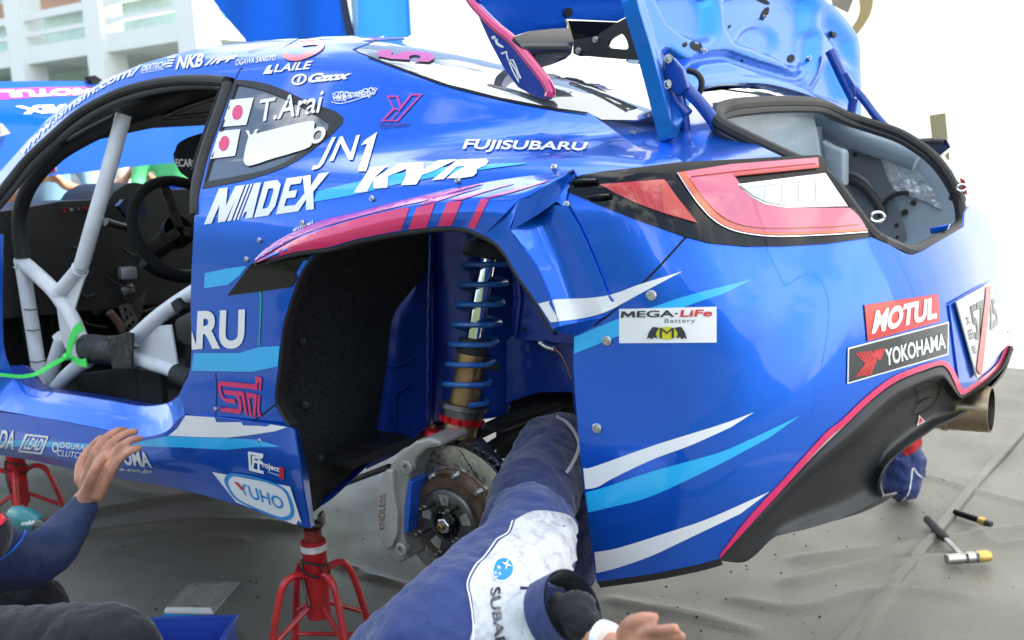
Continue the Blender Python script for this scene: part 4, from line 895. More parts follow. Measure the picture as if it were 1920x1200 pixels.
block('cage_clamp', [(318, 568), (332, 558), (342, 580), (330, 592)], .69, .03, BLACKIN, None, .004)
tubepx('cage_foot', [(330, 700), (345, 706), (360, 714)], .67, .026, BLACKIN)
# green strap is a thing of its own
# dash, header, floor, seat
block('dashboard', [(-20, 405), (40, 392), (112, 378), (150, 376), (205, 374), (214, 358), (235, 345), (255, 342), (290, 350), (320, 346), (390, 340), (400, 470), (300, 480), (160, 455), (110, 470), (-20, 480)], .42, .9, BLACKIN, None, .015) if False else None
dq = onx([(-20, 400), (40, 391), (112, 378), (205, 374), (214, 360), (235, 346), (255, 342), (285, 348), (330, 356), (400, 352), (400, 560), (-20, 600)], 1.72)
MB().prism(dq, (.28, 0, .0)).build('dashboard', BLACKIN, car)
sheet('footwell_back', [(-30, 470), (400, 430), (400, 780), (-30, 780)], 2.0, BLACKIN, ax=0)
sheet('door_far_trim', [(-30, 400), (400, 345), (400, 800), (-30, 800)], -.70, BLACKIN) if False else None
MB().box((1.3, -.70, .55), (1.5, .03, .55)).box((1.2, 0, .30), (1.7, 1.36, .02)).box((1.2, 0, .40), (1.5, .22, .22)).build('cabin_floor', BLACKIN, car)
top_patch('headliner', .42, 1.36, -.55, .55, BLACKIN, 14, 14, .035)
sheet('windscreen_header', [(140, 272), (207, 257), (287, 240), (400, 234), (450, 160), (300, 165), (190, 200), (110, 270)], 1.40, BLACKIN, thick=.03, ax=0)
tubepx('header_tube', [(300, 220), (350, 200), (408, 180)], 1.2, .008, DKSTEEL, ax=0)
tubepx('header_tube', [(300, 222), (350, 218), (400, 212)], 1.25, .006, DKSTEEL, ax=0)
wq = onx([(342, 428)], 1.38)[0]
wn_ = Vector((-1, .12, .42)).normalized(); w1 = Vector((0, 1, .0)); w1 = (w1-wn_*w1.dot(wn_)).normalized(); w2 = wn_.cross(w1)
SUE = mat('suede', (.014, .014, .015), .9, spec=.2, bump=(400, .5, .003))
wh = MB().tube([Vector(wq)+(w1*math.cos(a)+w2*math.sin(a))*.158 for a in np.linspace(0, 2*math.pi, 48, endpoint=False)], .0165, 12, closed=True).build('steering_wheel', SUE, car)
for a in (20, 160, 270): MB().box(Vector(wq)+(w1*math.cos(R(a))+w2*math.sin(R(a)))*.09+wn_*-.015, (.16, .03, .006), Matrix((w1*math.cos(R(a))+w2*math.sin(R(a)), wn_.cross(w1*math.cos(R(a))+w2*math.sin(R(a))), wn_)).transposed()).build('wheel_spoke', DKSTEEL, wh)
MB().lathe(Vector(wq)-wn_*.03, -wn_, [(-.01, .05), (.02, .05), (.05, .035), (.25, .03)], 24).build('wheel_boss', BLACKIN, wh)
tubepx('column_stalk', [(198, 416), (225, 424), (252, 430)], 1.5, [.013, .012, .012], DKSTEEL, ax=0)
sheet('display_screen', [(222, 386), (232, 374), (270, 372), (278, 410), (248, 418)], 1.66, mat('screen_glass', (.01, .012, .016), .15, 0, .8), ax=0, thick=.02)
tubepx('harness', [(270, 490), (300, 508), (340, 518), (370, 516)], 1.5, .022, RUBBER, ax=0)
for k, (p, d, y) in enumerate((((172, 545), (.06, .05, .05), 1.78), ((200, 520), (.05, .08, .05), 1.76), ((160, 525), (.05, .05, .07), 1.82), ((222, 548), (.10, .03, .03), 1.74), ((238, 512), (.05, .04, .06), 1.7), ((205, 488), (.07, .06, .04), 1.8), ((255, 478), (.05, .05, .03), 1.75), ((185, 570), (.06, .05, .03), 1.8))):
    MB().box(onx([p], y)[0], d, Matrix.Rotation(.4*k, 3, 'X') @ Matrix.Rotation(.3*k, 3, 'Y'), .006).build('pedal_box', mat('cast_grey', (.36, .36, .37), .42, .6, bump=(60, .2, .004), var=.3, vscale=30), car)
pd = [[(224, 574), (240, 569), (248, 572), (259, 600), (257, 617), (243, 620), (234, 610)]]+[ell(x, y, 3.2, 4) for x, y in ((236, 580), (246, 590), (239, 596), (250, 605), (244, 612))]
sheet('pedal', pd, 1.62, ALU, ax=0, thick=.004)
sheet('foot_rest', [(250, 568), (274, 545), (262, 610), (256, 600)], 1.68, DKSTEEL, ax=0, thick=.004)
tubepx('pedal_arm', [(205, 585), (222, 605), (230, 620)], 1.66, .012, mat('pedal_arm', (.25, .16, .12), .5, .5), ax=0)
hd = block('seat_headrest', [(318, 285), (326, 265), (345, 256), (395, 240), (400, 350), (352, 342), (330, 325), (318, 305)], .42, .22, SUE, None, .03)
HS = surf_of(hd)
text('seat_lettering', 'RECARO', [(322, 298), (372, 298), (372, 313), (323, 312)], WHITE, hd, .02, 0, .002, HS)
block('seat_bolster', [(322, 600), (345, 588), (380, 580), (380, 660), (350, 655), (328, 640)], .52, .2, mat('seat_shell', (.06, .055, .05), .5, bump=(30, .2, .01)), None, .02)
block('seat_shell', [(250, 690), (300, 700), (340, 690), (360, 500), (400, 330), (430, 330), (400, 780), (240, 780)], .40, .4, BLACKIN, None, .02)
for q, y in (([(255, 692), (300, 700), (306, 762), (262, 760)], .60), ([(205, 692), (250, 690), (262, 752), (212, 750)], .56), ([(150, 700), (200, 695), (215, 745), (140, 742)], .55)):
    block('harness_belt', q, y, .02, mat('belt_cloth', (.018, .018, .02), .8, bump=(200, .4, .003)), None, .004)
tubepx('wiring_loom', [(20, 540), (40, 600), (60, 680), (75, 730)], [.5, .5, .5, .5], .010, RUBBER)
tubepx('wiring_loom', [(95, 540), (100, 600), (95, 680)], [.4, .4, .4], .012, RUBBER)
sheet('kick_panel', [(5, 430), (40, 470), (75, 540), (95, 740), (60, 735), (5, 680)], .40, mat('kick_grey', (.10, .105, .12), .5, bump=(20, .3, .01), var=.3), thick=.005)
# windscreen pane
GL = bpy.data.materials.new('clear_glass'); GL.use_nodes = True; n_ = GL.node_tree; n_.nodes.clear()
o_ = n_.nodes.new('ShaderNodeOutputMaterial'); mx = n_.nodes.new('ShaderNodeMixShader'); tr = n_.nodes.new('ShaderNodeBsdfTransparent'); gs = n_.nodes.new('ShaderNodeBsdfGlossy'); gs.inputs['Roughness'].default_value = .02
fr2 = n_.nodes.new('ShaderNodeFresnel'); fr2.inputs[0].default_value = 1.3; tr.inputs[0].default_value = (.93, .96, .95, 1)
mx.inputs[0].default_value = .05; n_.links.new(tr.outputs[0], mx.inputs[1]); n_.links.new(gs.outputs[0], mx.inputs[2]); n_.links.new(mx.outputs[0], o_.inputs[0])
yy = np.linspace(-.62, .60, 13)
loft('windscreen', [[(1.44-.05*(y/.6)**2, y*.86, 1.20) for y in yy], [(1.75-.08*(y/.6)**2, y*.95, 1.05) for y in yy], [(2.02-.12*(y/.6)**2, y, .87) for y in yy]], GL, car, 6, .003, False)
# open bonnet standing in front of the windscreen
BONX = lambda p: 2.30+.0*p[:, 0]
bq = [(-160, 158), (-60, 154), (0, 153), (60, 152), (150, 152), (235, 160), (300, 175), (420, 190), (420, 297), (380, 301), (300, 307), (200, 318), (120, 327), (85, 331), (0, 338), (-160, 350)]
bon = sheet('bonnet', bq, 2.30, BLUE, ax=0, thick=.02)
BS = surf_of(bon)
decal('bonnet_stripe', [(-60, 168), (0, 166.5), (90, 164), (175, 163), (170, 178), (90, 181), (8, 186), (-40, 188)], PURP, bon, .002, 20, BS)
text('bonnet_lettering', 'MOTUL', [(172, 177), (4, 183), (-2, 169), (176, 165)], WHITE, bon, .06, 0, .004, BS)
text('bonnet_lettering', 'NADEX', [(232, 206), (42, 214), (27, 199), (222, 192)], WHITE, bon, .05, 0, .003, BS)
decal('bonnet_badge', ell(95, 317, 11, 8), WHITE, bon, .003, 8, BS); decal('bonnet_badge', ell(95, 317, 8, 5.5), PURP, bon, .0045, 8, BS)
block('bonnet_catch', [(168, 145), (178, 141), (190, 149), (183, 157), (172, 155)], 0, .04, GLOSSBLK, None, .004) if False else None
sheet('bonnet_catch', [(167, 143), (178, 141), (192, 150), (182, 158), (172, 156)], 2.28, GLOSSBLK, bon, .03, ax=0)
sheet('bonnet_vent', [(-40, 215), (5, 232), (20, 250), (0, 256), (-40, 262)], 2.27, ALU, bon, .02, ax=0)
# ------------------------------------------------------------------ boot
SATIN = mat('satin_blue', (.0, .17, .72), .30, .75, .35, var=.08, vscale=700)
LP, LN = np.array([-.40, 0, 1.0]), np.array([1, 0, -.25])
lid_out = [(1172, -80), (1180, 0), (1205, 85), (1228, 170), (1245, 240), (1253, 264), (1268, 232), (1290, 182), (1317, 165), (1390, 159), (1440, 163), (1493, 177), (1533, 193), (1580, 220), (1600, 228), (1606, 213), (1605, 133), (1600, 73), (1563, 23), (1530, -5), (1475, -80)]
z4l = Z(1280, 0, 3)
def sdist(px, poly):
    A_ = np.asarray(poly, float); B_ = np.roll(A_, -1, 0); d = np.full(len(px), 1e9)
    for a, b in zip(A_, B_):
        ab = b-a; t = np.clip(((px-a)@ab)/max(ab@ab, 1e-9), 0, 1); d = np.minimum(d, np.linalg.norm(px-a-t[:, None]*ab, axis=1))
    return np.where(inside([poly], px), d, -d)
def pdist(px, line):
    A_ = np.asarray(line, float); d = np.full(len(px), 1e9)
    for a, b in zip(A_[:-1], A_[1:]):
        ab = b-a; t = np.clip(((px-a)@ab)/max(ab@ab, 1e-9), 0, 1); d = np.minimum(d, np.linalg.norm(px-a-t[:, None]*ab, axis=1))
    return d
sst = lambda x: (lambda t: t*t*(3-2*t))(np.clip(x, 0, 1))
lid2, lidT = tri2d([c2(lid_out, 3)], 5.5)
hgt = np.zeros(len(lid2))
hgt += .034*sst((sdist(lid2, c2(z4l([(235, 30), (300, -60), (690, -60), (745, 200), (722, 360), (640, 392), (560, 345), (430, 275), (310, 240), (250, 150)]), 5))+6)/26)
hgt += .030*sst((sdist(lid2, c2(z4l([(-170, -60), (140, -60), (205, 150), (150, 235), (30, 205), (-80, 120)]), 5))+6)/24)
hgt += .020*sst((14-pdist(lid2, c2(z4l([(-80, 300), (0, 352), (60, 362), (110, 330), (250, 312), (340, 340), (480, 385), (640, 425), (700, 405), (732, 340), (745, 200)]), 5)))/12)
hgt += .022*sst((sdist(lid2, c2(z4l([(770, 440), (815, 330), (860, 380), (905, 560), (800, 560), (720, 520)]), 5))+5)/18)
hgt += .016*sst((sdist(lid2, z4l([(770, 60), (840, 120), (930, 230), (950, 400), (880, 300), (800, 180)]))+4)/14)
hgt -= .014*sst((26-sdist(lid2, lid_out))/22)
hgt += .012*sst((sdist(lid2, ell(1445, 70, 34, 30))+6)/14)
P = on_plane(lid2, LP, LN); nl = LN/np.linalg.norm(LN); P = P+nl*hgt[:, None]
fn = np.cross(P[lidT[:, 1]]-P[lidT[:, 0]], P[lidT[:, 2]]-P[lidT[:, 0]]); NN = np.zeros_like(P)
for q in range(3): np.add.at(NN, lidT[:, q], fn)
NN /= np.linalg.norm(NN, axis=1, keepdims=True)
lid = shell('boot_lid', P, NN, lidT, SATIN, car, .03)
LS = Surf([(P, NN, lidT)])
for (x, y, a, b) in ((460, 78, 6, 14), (75, 258, 12, 9), (608, 330, 7, 8), (12, 252, 4, 5), (705, 330, 3, 5), (332, 342, 2, 3), (440, -2, 18, 5), (262, 150, 2, 4)):
    decal('lid_hole', ell(x/3+1280, y/3, a, b, .5), GAP, lid, .001, 5, LS)
for (x, y) in ((450, 100), (105, 285), (850, 296), (705, 335)):
    h_, n2 = LS.hit(np.array([(x/3+1280, y/3)])); MB().lathe(h_[0], n2[0], [(-.002, .006), (.006, .006), (.006, .003), (.012, .003), (.012, 0)], 6).build('lid_bolt', ALU, lid)
h_, n2 = LS.hit(np.array([(1560, 65)])); MB().lathe(h_[0]-np.array([0, .008, 0]), (.1, 1, 0), [(-.004, .009), (.022, .009), (.022, 0)], 14).build('lid_stop', RUBBER, lid)
HING = mat('hinge_blue', (.004, .055, .36), .35, 0, .6)
def bar(nm, px, y, w, t, m=HING, parent=None):
    P = cr(ony(px, y), 5) if len(px) > 2 else ony(px, y); return MB().tube(P, [(w, t)]*len(P), 10).build(nm, m, parent)
hl = bar('boot_hinge', [(1213, 45), (1228, 95), (1248, 140), (1268, 190), (1290, 215)], .50, .012, .010, parent=car)
bar('hinge_arm', [(1250, 130), (1285, 165), (1318, 200), (1348, 240), (1380, 284)], .50, .013, .009, parent=hl)
bar('hinge_arm', [(1272, 175), (1283, 225), (1288, 292)], .50, .011, .008, parent=hl)
block('hinge_plate', [(1245, 105), (1262, 108), (1280, 130), (1290, 165), (1272, 180), (1255, 165), (1248, 140)], .515, .012, HING, hl, .003)
block('hinge_foot', [(1360, 280), (1375, 272), (1392, 278), (1424, 290), (1424, 296), (1350, 298)], .51, .012, HING, hl, .003)
block('hinge_foot', [(1268, 292), (1285, 284), (1310, 292), (1345, 292), (1345, 300), (1270, 302)], .515, .012, HING, hl, .003)
for p in [(1213, 47), (1253, 110), (1252, 158)]: MB().lathe(ony([p], .515)[0], (-.6, .8, 0), [(-.004, .009), (.004, .009), (.004, .005), (.014, .005), (.014, 0)], 6).build('hinge_bolt', ALU, hl)
tubepx('boot_wiring', [(1290, 132), (1305, 137), (1315, 150), (1314, 168), (1308, 178)], .46, .006, RUBBER)
hr = bar('boot_hinge', [(1556, 95), (1568, 120), (1582, 150), (1600, 185)], -.48, .014, .011, parent=car)
bar('hinge_arm', [(1600, 165), (1618, 185), (1640, 215), (1668, 245), (1695, 264)], -.48, .011, .009, parent=hr)
bar('hinge_arm', [(1600, 185), (1597, 205), (1594, 226)], -.48, .012, .009, parent=hr)
block('hinge_plate', [(1572, 140), (1588, 135), (1603, 160), (1605, 180), (1590, 185)], -.47, .012, HING, hr, .003)
# boot opening
skin('boot_gutter', [[(1120, 222), (1190, 221), (1250, 214), (1330, 203), (1346, 232), (1400, 262), (1480, 300), (1570, 350), (1556, 325), (1370, 325), (1275, 330), (1200, 335), (1265, 293), (1207, 281), (1173, 261), (1127, 228)]], BLUE, car, 9, .004, -.022)
SEALP = [(1645, 450, .48), (1620, 425, .49), (1590, 385, .5), (1560, 345, .5), (1530, 320, .5), (1480, 298, .5), (1400, 260, .5), (1352, 234, .5), (1342, 217, .48), (1352, 205, .42), (1380, 197, .34), (1450, 192, .1), (1520, 193, -.15), (1550, 200, -.3), (1590, 219, -.42), (1640, 235, -.46), (1690, 253, -.47), (1740, 286, -.48), (1770, 320, -.48), (1793, 362, -.48), (1802, 400, -.46), (1798, 424, -.42), (1765, 446, -.2), (1722, 470, .12), (1700, 473, .28), (1675, 464, .40)]
sp = np.array(SEALP); SP3 = cr(ony(sp[:, :2], sp[:, 2]), 5, True)
MB().tube(SP3, .0145, 10, closed=True).build('boot_seal', RUBBER, car)
MB().tube(SP3-np.array([0, 0, .012])+np.array([.0, 0, 0]), .012, 8, closed=True).build('boot_seal', mat('rubber_grey', (.035, .035, .04), .45), car)
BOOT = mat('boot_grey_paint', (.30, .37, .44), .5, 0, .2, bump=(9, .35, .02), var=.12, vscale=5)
BOOTD = mat('boot_dark_panel', (.15, .17, .20), .55, bump=(10, .3, .02), var=.2)  # darker grey for the side pocket, wheel hump and boot floor
sheet('boot_wall', [(1335, 192), (1520, 186), (1600, 212), (1700, 248), (1785, 320), (1815, 400), (1800, 440), (1720, 480), (1640, 452), (1580, 380), (1480, 300), (1340, 230)], -.60, BOOT, thick=.004)
sheet('boot_bulkhead', [(1338, 200), (1450, 188), (1520, 190), (1535, 260), (1545, 330), (1500, 300), (1400, 262), (1345, 232)], lambda p: .35-(p[:, 0]-1340)/200*.7, BOOT, thick=.004)
sheet('boot_aperture', c2([(1450, 213), (1478, 211), (1500, 213), (1512, 235), (1519, 250), (1490, 253), (1459, 254), (1455, 235)], 2), -.40, GAP, thick=.003)
tubepx('boot_rail', [(1520, 215), (1560, 235), (1620, 265), (1680, 285), (1720, 300)], -.55, [(.03, .02)]*5, BOOT)
block('boot_pillar', [(1538, 262), (1560, 275), (1582, 282), (1582, 350), (1565, 340), (1545, 318)], -.40, .05, BOOT, None, .01)
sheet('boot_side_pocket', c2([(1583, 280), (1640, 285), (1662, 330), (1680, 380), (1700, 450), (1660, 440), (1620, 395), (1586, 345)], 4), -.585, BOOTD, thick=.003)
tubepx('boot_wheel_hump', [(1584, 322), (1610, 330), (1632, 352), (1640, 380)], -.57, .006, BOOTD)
tubepx('boot_cable', [(1586, 335), (1615, 348), (1640, 375), (1655, 405)], -.56, .014, RUBBER)
tubepx('boot_cable', [(1658, 398), (1660, 380), (1672, 368), (1690, 362), (1704, 362)], -.565, .006, RUBBER)
FOIL = mat('foil_patch', (.62, .64, .66), .30, .85, bump=(32, .8, .012))
sheet('foil_patch', [(1645, 292), (1662, 290), (1700, 298), (1742, 345), (1770, 395), (1740, 380), (1700, 365), (1675, 355), (1660, 330)], -.592, FOIL, thick=.003, step=8)
for p, r_ in (((1713, 380), .008), ((1697, 398), .009), ((1683, 422), .008), ((1684, 444), .006), ((1557, 278), .006), ((1605, 290), .008), ((1630, 290), .006)):
    MB().lathe(ony([p], -.595)[0], (0, 1, 0), [(0, r_), (.012, r_*.8), (.012, 0)], 12).build('boot_grommet', RUBBER, car)
block('boot_latch_plate', [(1742, 428), (1780, 420), (1775, 432), (1745, 440)], -.2, .02, BLUE, None, .003)
for p, y in (((1645, 407), .46), ((1803, 352), -.46)):
    c = ony([p], y)[0]; lp = MB().tube([c+np.array([.010*math.cos(a), .006*math.cos(a), .0085*math.sin(a)]) for a in np.linspace(0, 2*math.pi, 20, endpoint=False)], .0028, 8, closed=True)
    lo = lp.build('eye_bolt', CHROME, car); MB().tube([c-np.array([-.012, .0, .012]), c-np.array([-.022, 0, .032])], [.012, .010], 10).build('eye_bolt_base', FELT, lo)
NAVY = mat('navy_gloss', (.004, .010, .06), .2, 0, .9)
sheet('far_wing_edge', [(1690, 258), (1703, 264), (1775, 262), (1782, 276), (1762, 292), (1786, 333), (1802, 345), (1812, 376), (1800, 386), (1780, 345), (1745, 290)], -.70, NAVY, thick=.06)
sheet('far_lamp', [(1799, 333), (1808, 337), (1813, 352), (1813, 366), (1806, 362)], -.69, LDEEP, thick=.03)
tubepx('far_wing_trim', [(1703, 266), (1740, 264), (1768, 264)], -.69, .008, DKSTEEL)
# ------------------------------------------------------------------ rear wing on the raised lid
zw = Z(880, 0, 5.333)
EPT = [(-60, -110), (0, 30), (60, 110), (200, 420), (350, 700), (480, 870), (600, 940), (700, 985), (790, 996), (828, 965), (828, 900), (760, 760), (600, 560), (440, 370), (280, 230), (130, 80), (60, 0), (-20, -110)]
wing = block('rear_wing', zw(EPT), .60, .012, mat('wing_blue', (.003, .03, .30), .15, 0, 1.), car, .003)
PKW = cr(ony(zw([(-40, -110), (25, 10), (110, 110), (270, 270), (430, 400), (590, 590), (740, 780), (808, 905), (800, 965)]), .594), 6)
MB().tube(PKW, [(.010, .012)]*len(PKW), 12).build('endplate_edge', mat('pink_gloss', (.62, .02, .16), .25, 0, 1.), wing)
WS = surf_of(wing)
text('wing_lettering', 'STI', [(922, 66), (976, 143), (964, 155), (918, 70)], WHITE, wing, .0, 0, .002, WS) if False else None
for L in ([(226, 362), (262, 358), (268, 385), (232, 392)], [(255, 395), (285, 385), (290, 425), (320, 445), (345, 462), (350, 478), (310, 470), (270, 440)], [(318, 528), (372, 512), (378, 524), (330, 545)]):
    decal('wing_letter', zw(L), WHITE, wing, .0015, 6, WS)
decal('wing_letter', stroke(zw([(375, 510), (380, 560), (400, 610), (430, 690), (470, 770), (500, 820), (495, 770), (470, 700), (430, 640), (400, 600), (440, 600), (470, 660), (500, 740), (520, 785)]), 2.6), WHITE, wing, .0015, 6, WS)
yw = lambda p: np.clip(.595-(p[:, 0]-900)/280*.50, -.1, .6)
sheet('wing_blade', zw([(20, -120), (90, 0), (280, 230), (440, 365), (600, 312), (980, 283), (968, 190), (1480, 215), (1620, 140), (1560, -120)]), yw, mat('wing_top', (.003, .06, .42), .12, 0, 1.), wing, .02, 18)
yb = lambda p: np.clip(.59-(p[:, 0]-960)/120*.10-.0*p[:, 1], .3, .6)+.03*np.sin(np.clip((p[:, 1]-50)/75, 0, 1)*math.pi)
sheet('wing_tip_blade', zw([(440, 370), (600, 312), (830, 288), (985, 280), (1020, 350), (1040, 430), (1020, 540), (960, 590), (840, 640), (700, 682), (600, 560)]), yb, mat('carbon_black', (.010, .010, .013), .22, 0, .9), wing, .02, 10)
MB().tube(cr(ony(zw([(968, 192), (1000, 290), (1030, 400), (1035, 450)]), .50), 5), .0022, 6).build('wing_tip_edge', mat('resin_edge', (.5, .42, .25), .4), wing)
sheet('wing_lower_blade', zw([(985, 205), (1480, 222), (1330, 320), (1270, 366), (1040, 400), (1020, 330)]), .30, GLOSSBLK, wing, .02)
br = sheet('wing_bracket', [zw([(1038, 400), (1180, 375), (1270, 366), (1320, 322), (1480, 225), (1610, 150), (1640, 290), (1700, 480), (1722, 602), (1500, 590), (1160, 560), (1100, 562), (1038, 535)]), zw(c2([(1378, 450), (1410, 392), (1500, 340), (1545, 355), (1582, 430), (1580, 490), (1480, 487), (1395, 478)], 3)), zw([(1610, 300), (1625, 290), (1665, 440), (1680, 478), (1650, 440), (1615, 380)])], .44, PLASTIC, wing, .01, 12)
for q in ((1095, 505), (1265, 395)): MB().lathe(ony(zw([q]), .442)[0], (0, 1, 0), [(-.002, .0065), (.003, .0065), (.003, .0035), (.008, .0035), (.008, 0)], 16).build('bracket_bolt', ALU, wing)
decal('blade_hole', ell(1063, 23, 8, 9, .7), GAP, wing, .004, 5, surf_of([o for o in wing.children if o.name.startswith('wing_blade')][0]))

# weld beads on the cage, clips on the liner, small wiring
def bead(p, y, d, r=.0222):
    c = o1_(p, y); d = np.asarray(d, float); d /= np.linalg.norm(d); e = np.cross(d, [0, 1, .1]); e /= np.linalg.norm(e); f = np.cross(d, e)
    q = [c+(e*math.cos(a)+f*math.sin(a))*(r+rng.normal(0, .0006)) for a in np.linspace(0, 2*math.pi, 26, endpoint=False)]
    MB().tube(q, .0028, 6, closed=True).build('weld_bead', CAGE, car)
def o1_(p, y): return ony([p], y)[0]
for p, y, p2 in (((150, 505), .665, (130, 528)), ((113, 546), .671, (150, 505)), ((44, 496), .671, (60, 505)), ((42, 500), .67, (50, 560)), ((255, 634), .669, (290, 600)), ((255, 671), .669, (285, 682)), ((116, 634), .648, (108, 660)), ((160, 676), .669, (130, 700))):
    bead(p, y, o1_(p2, y)-o1_(p, y))
for p, y in (((566, 640), .74), ((572, 760), .735), ((640, 520), .66), ((600, 860), .70)):
    MB().lathe(o1_(p, y), (-.5, .8, 0), [(-.004, .010), (.002, .010), (.004, .007), (.004, 0)], 14).build('liner_clip', RUBBER, car)
for k in range(8):
    a = (150+rng.uniform(-30, 90), 470+rng.uniform(-10, 110)); b = (a[0]+rng.uniform(20, 80), a[1]+rng.uniform(-20, 40)); P_ = onx([a, ((a[0]+b[0])/2, (a[1]+b[1])/2+rng.uniform(5, 25)), b], 1.68+rng.uniform(0, .03))
    MB().tube(cr(P_, 6), rng.uniform(.003, .007), 7).build('cabin_wire', RUBBER, car)
for k in range(6): MB().lathe(onx([(120+k*13, 395-k*1.5)], 1.715)[0], (-1, .2, .2), [(0, .006), (.008, .005), (.008, 0)], 12).build('dash_switch', [REDAN, ALU, DKSTEEL][k % 3], car)
sheet('dash_label', [(168, 400), (195, 398), (196, 412), (169, 414)], 1.715, ALU, ax=0, thick=.003)
# ------------------------------------------------------------------ people
def fused(name, chains, m, parent, vox=.010, smooth=6, n=16, extra=None):
    """one continuous surface grown from overlapping tapered limbs"""
    b = MB()
    for ch in chains:
        P = np.array([c[0] for c in ch], float); r = np.array([c[1] if hasattr(c[1], '__len__') else (c[1], c[1]) for c in ch], float)
        if len(P) > 2: Q = cr(np.c_[P, r], 5); P, r = Q[:, :3], np.maximum(Q[:, 3:], .003)
        # rounded ends
        d0 = P[0]-P[1]; d0 /= np.linalg.norm(d0); d1 = P[-1]-P[-2]; d1 /= np.linalg.norm(d1)
        P = np.r_[[P[0]+d0*r[0].mean()*.75], [P[0]+d0*r[0].mean()*.5], P, [P[-1]+d1*r[-1].mean()*.5], [P[-1]+d1*r[-1].mean()*.75]]
        r = np.r_[[r[0]*.35], [r[0]*.8], r, [r[-1]*.8], [r[-1]*.35]]
        b.tube(P, [tuple(q) for q in r], n)
    o = b.build(name, m, parent)
    md = o.modifiers.new('remesh', 'REMESH'); md.mode = 'VOXEL'; md.voxel_size = vox; md.use_smooth_shade = True
    ms = o.modifiers.new('smooth', 'SMOOTH'); ms.iterations = smooth; ms.factor = .5
    return o
def wrinkle(o, amp, size, seed=0):
    t2 = bpy.data.textures.new('creases', 'CLOUDS'); t2.noise_scale = size*.38; t2.noise_depth = 1; t2.noise_type = 'HARD_NOISE'
    m2 = o.modifiers.new('creases', 'DISPLACE'); m2.texture = t2; m2.strength = -amp*.55; m2.mid_level = .35; m2.texture_coords = 'GLOBAL'
    tx = bpy.data.textures.new('folds', 'CLOUDS'); tx.noise_scale = size; tx.noise_depth = 2
    md = o.modifiers.new('folds', 'DISPLACE'); md.texture = tx; md.strength = amp; md.mid_level = .5; md.texture_coords = 'GLOBAL'
NAVYC = mat('navy_cloth', (.020, .040, .150), .75, spec=.3, bump=(22, .5, .02), var=.15, vscale=7, sheen=.2)
NAVYD = mat('navy_trouser', (.012, .020, .075), .8, spec=.25, bump=(18, .6, .02), var=.2, vscale=7, sheen=.2)
BLKC = mat('black_cloth', (.010, .011, .015), .8, spec=.25, bump=(20, .5, .02), var=.2, sheen=.15)
SLV = mat('navy_stretch_sleeve', (.018, .032, .085), .55, spec=.3, bump=(200, .2, .003), var=.15)
def skinmat():
    m = mat('skin', (.50, .24, .16), .5, spec=.4, bump=(130, .45, .003), var=.28, vscale=32)
    b = m.node_tree.nodes['Principled BSDF']; b.inputs['Subsurface Weight'].default_value = .12; b.inputs['Subsurface Radius'].default_value = (.02, .008, .004); b.inputs['Subsurface Scale'].default_value = .5
    return m
SKN = skinmat()
HAIR = mat('dark_hair', (.012, .010, .009), .55, bump=(160, .8, .006))
def o1(p, y): return ony([p], y)[0]
def head_parts(c, fwd, parent, r=.095):
    """head with face, ears and hair; c = head centre, fwd = facing"""
    f = Vector(fwd).normalized(); up = Vector((0, 0, 1)); up = (up-f*up.dot(f)).normalized() if abs(f.z) < .95 else Vector((1, 0, 0)); s = f.cross(up); c = Vector(c)
    ch = [[(c-up*.13-f*.01, .055), (c-up*.05+f*.02, .068), (c+up*.01, .085), (c+up*.05-f*.01, .078)], [(c+f*.085-up*.005, .012), (c+f*.108-up*.03, .014)], [(c+f*.07-up*.065, .028), (c+f*.075-up*.085, .024)]]
    for k in (-1, 1): ch.append([(c+s*k*.082-up*.005, .010), (c+s*k*.088-up*.035, .008)])
    hd = fused('head', ch, SKN, parent, .007, 4)
    fused('hair', [[(c+up*.03-f*.035, .082), (c+up*.055-f*.01, .085), (c+up*.07+f*.03, .06)]], HAIR, parent, .01, 3)
    for k in (-1, 1): MB().lathe(c+f*.078+s*k*.032+up*.012, f, [(0, .011), (.006, .008), (.009, .0)], 12).build('eye', GLOSSBLK, parent)
    return hd
def hand_chains(w, d, side, up, sc=1.0, curl=.5, spread=.12):
    """palm and five fingers: w wrist, d direction to knuckles, side = towards the thumb, up = back of the hand"""
    w, d, s, u = [np.asarray(Vector(q).normalized()) if i else np.asarray(q, float) for i, q in enumerate((w, d, side, up))]
    C = [[(w-d*.03*sc, (.022*sc, .028*sc)), (w+d*.02*sc, (.017*sc, .032*sc)), (w+d*.06*sc, (.014*sc, .040*sc)), (w+d*.085*sc, (.012*sc, .038*sc))]]
    for off in (-.027, -.009, .009, .027): C.append([(w+d*.02*sc+s*off*.7*sc, .013*sc), (w+d*.085*sc+s*off*sc, .011*sc)])
    for k, (off, L) in enumerate(((.030, .070), (.010, .080), (-.010, .074), (-.029, .058))):
        b = w+d*.088*sc+s*off*sc; a = 0; pts = [(b, .0088*sc)]; dd = d+s*(off*spread*30*.12)
        for j, fr in enumerate((.42, .33, .25)):
            a += curl*(.55 if j == 0 else .8); v = dd*math.cos(a)-u*math.sin(a); b = b+v*L*fr*sc; pts.append((b, (.0082-.0008*j)*sc))
        C.append(pts)
    t0 = w+d*.025*sc+s*.032*sc; t1 = t0+(d*.6+s*.7)*.035*sc-u*.008*sc; t2 = t1+(d*.9+s*.25)*.032*sc-u*.012*sc; t3 = t2+d*.024*sc-u*.012*sc
    C.append([(t0, .014*sc), (t1, .0118*sc), (t2, .0105*sc), (t3, .0085*sc)])
    return C
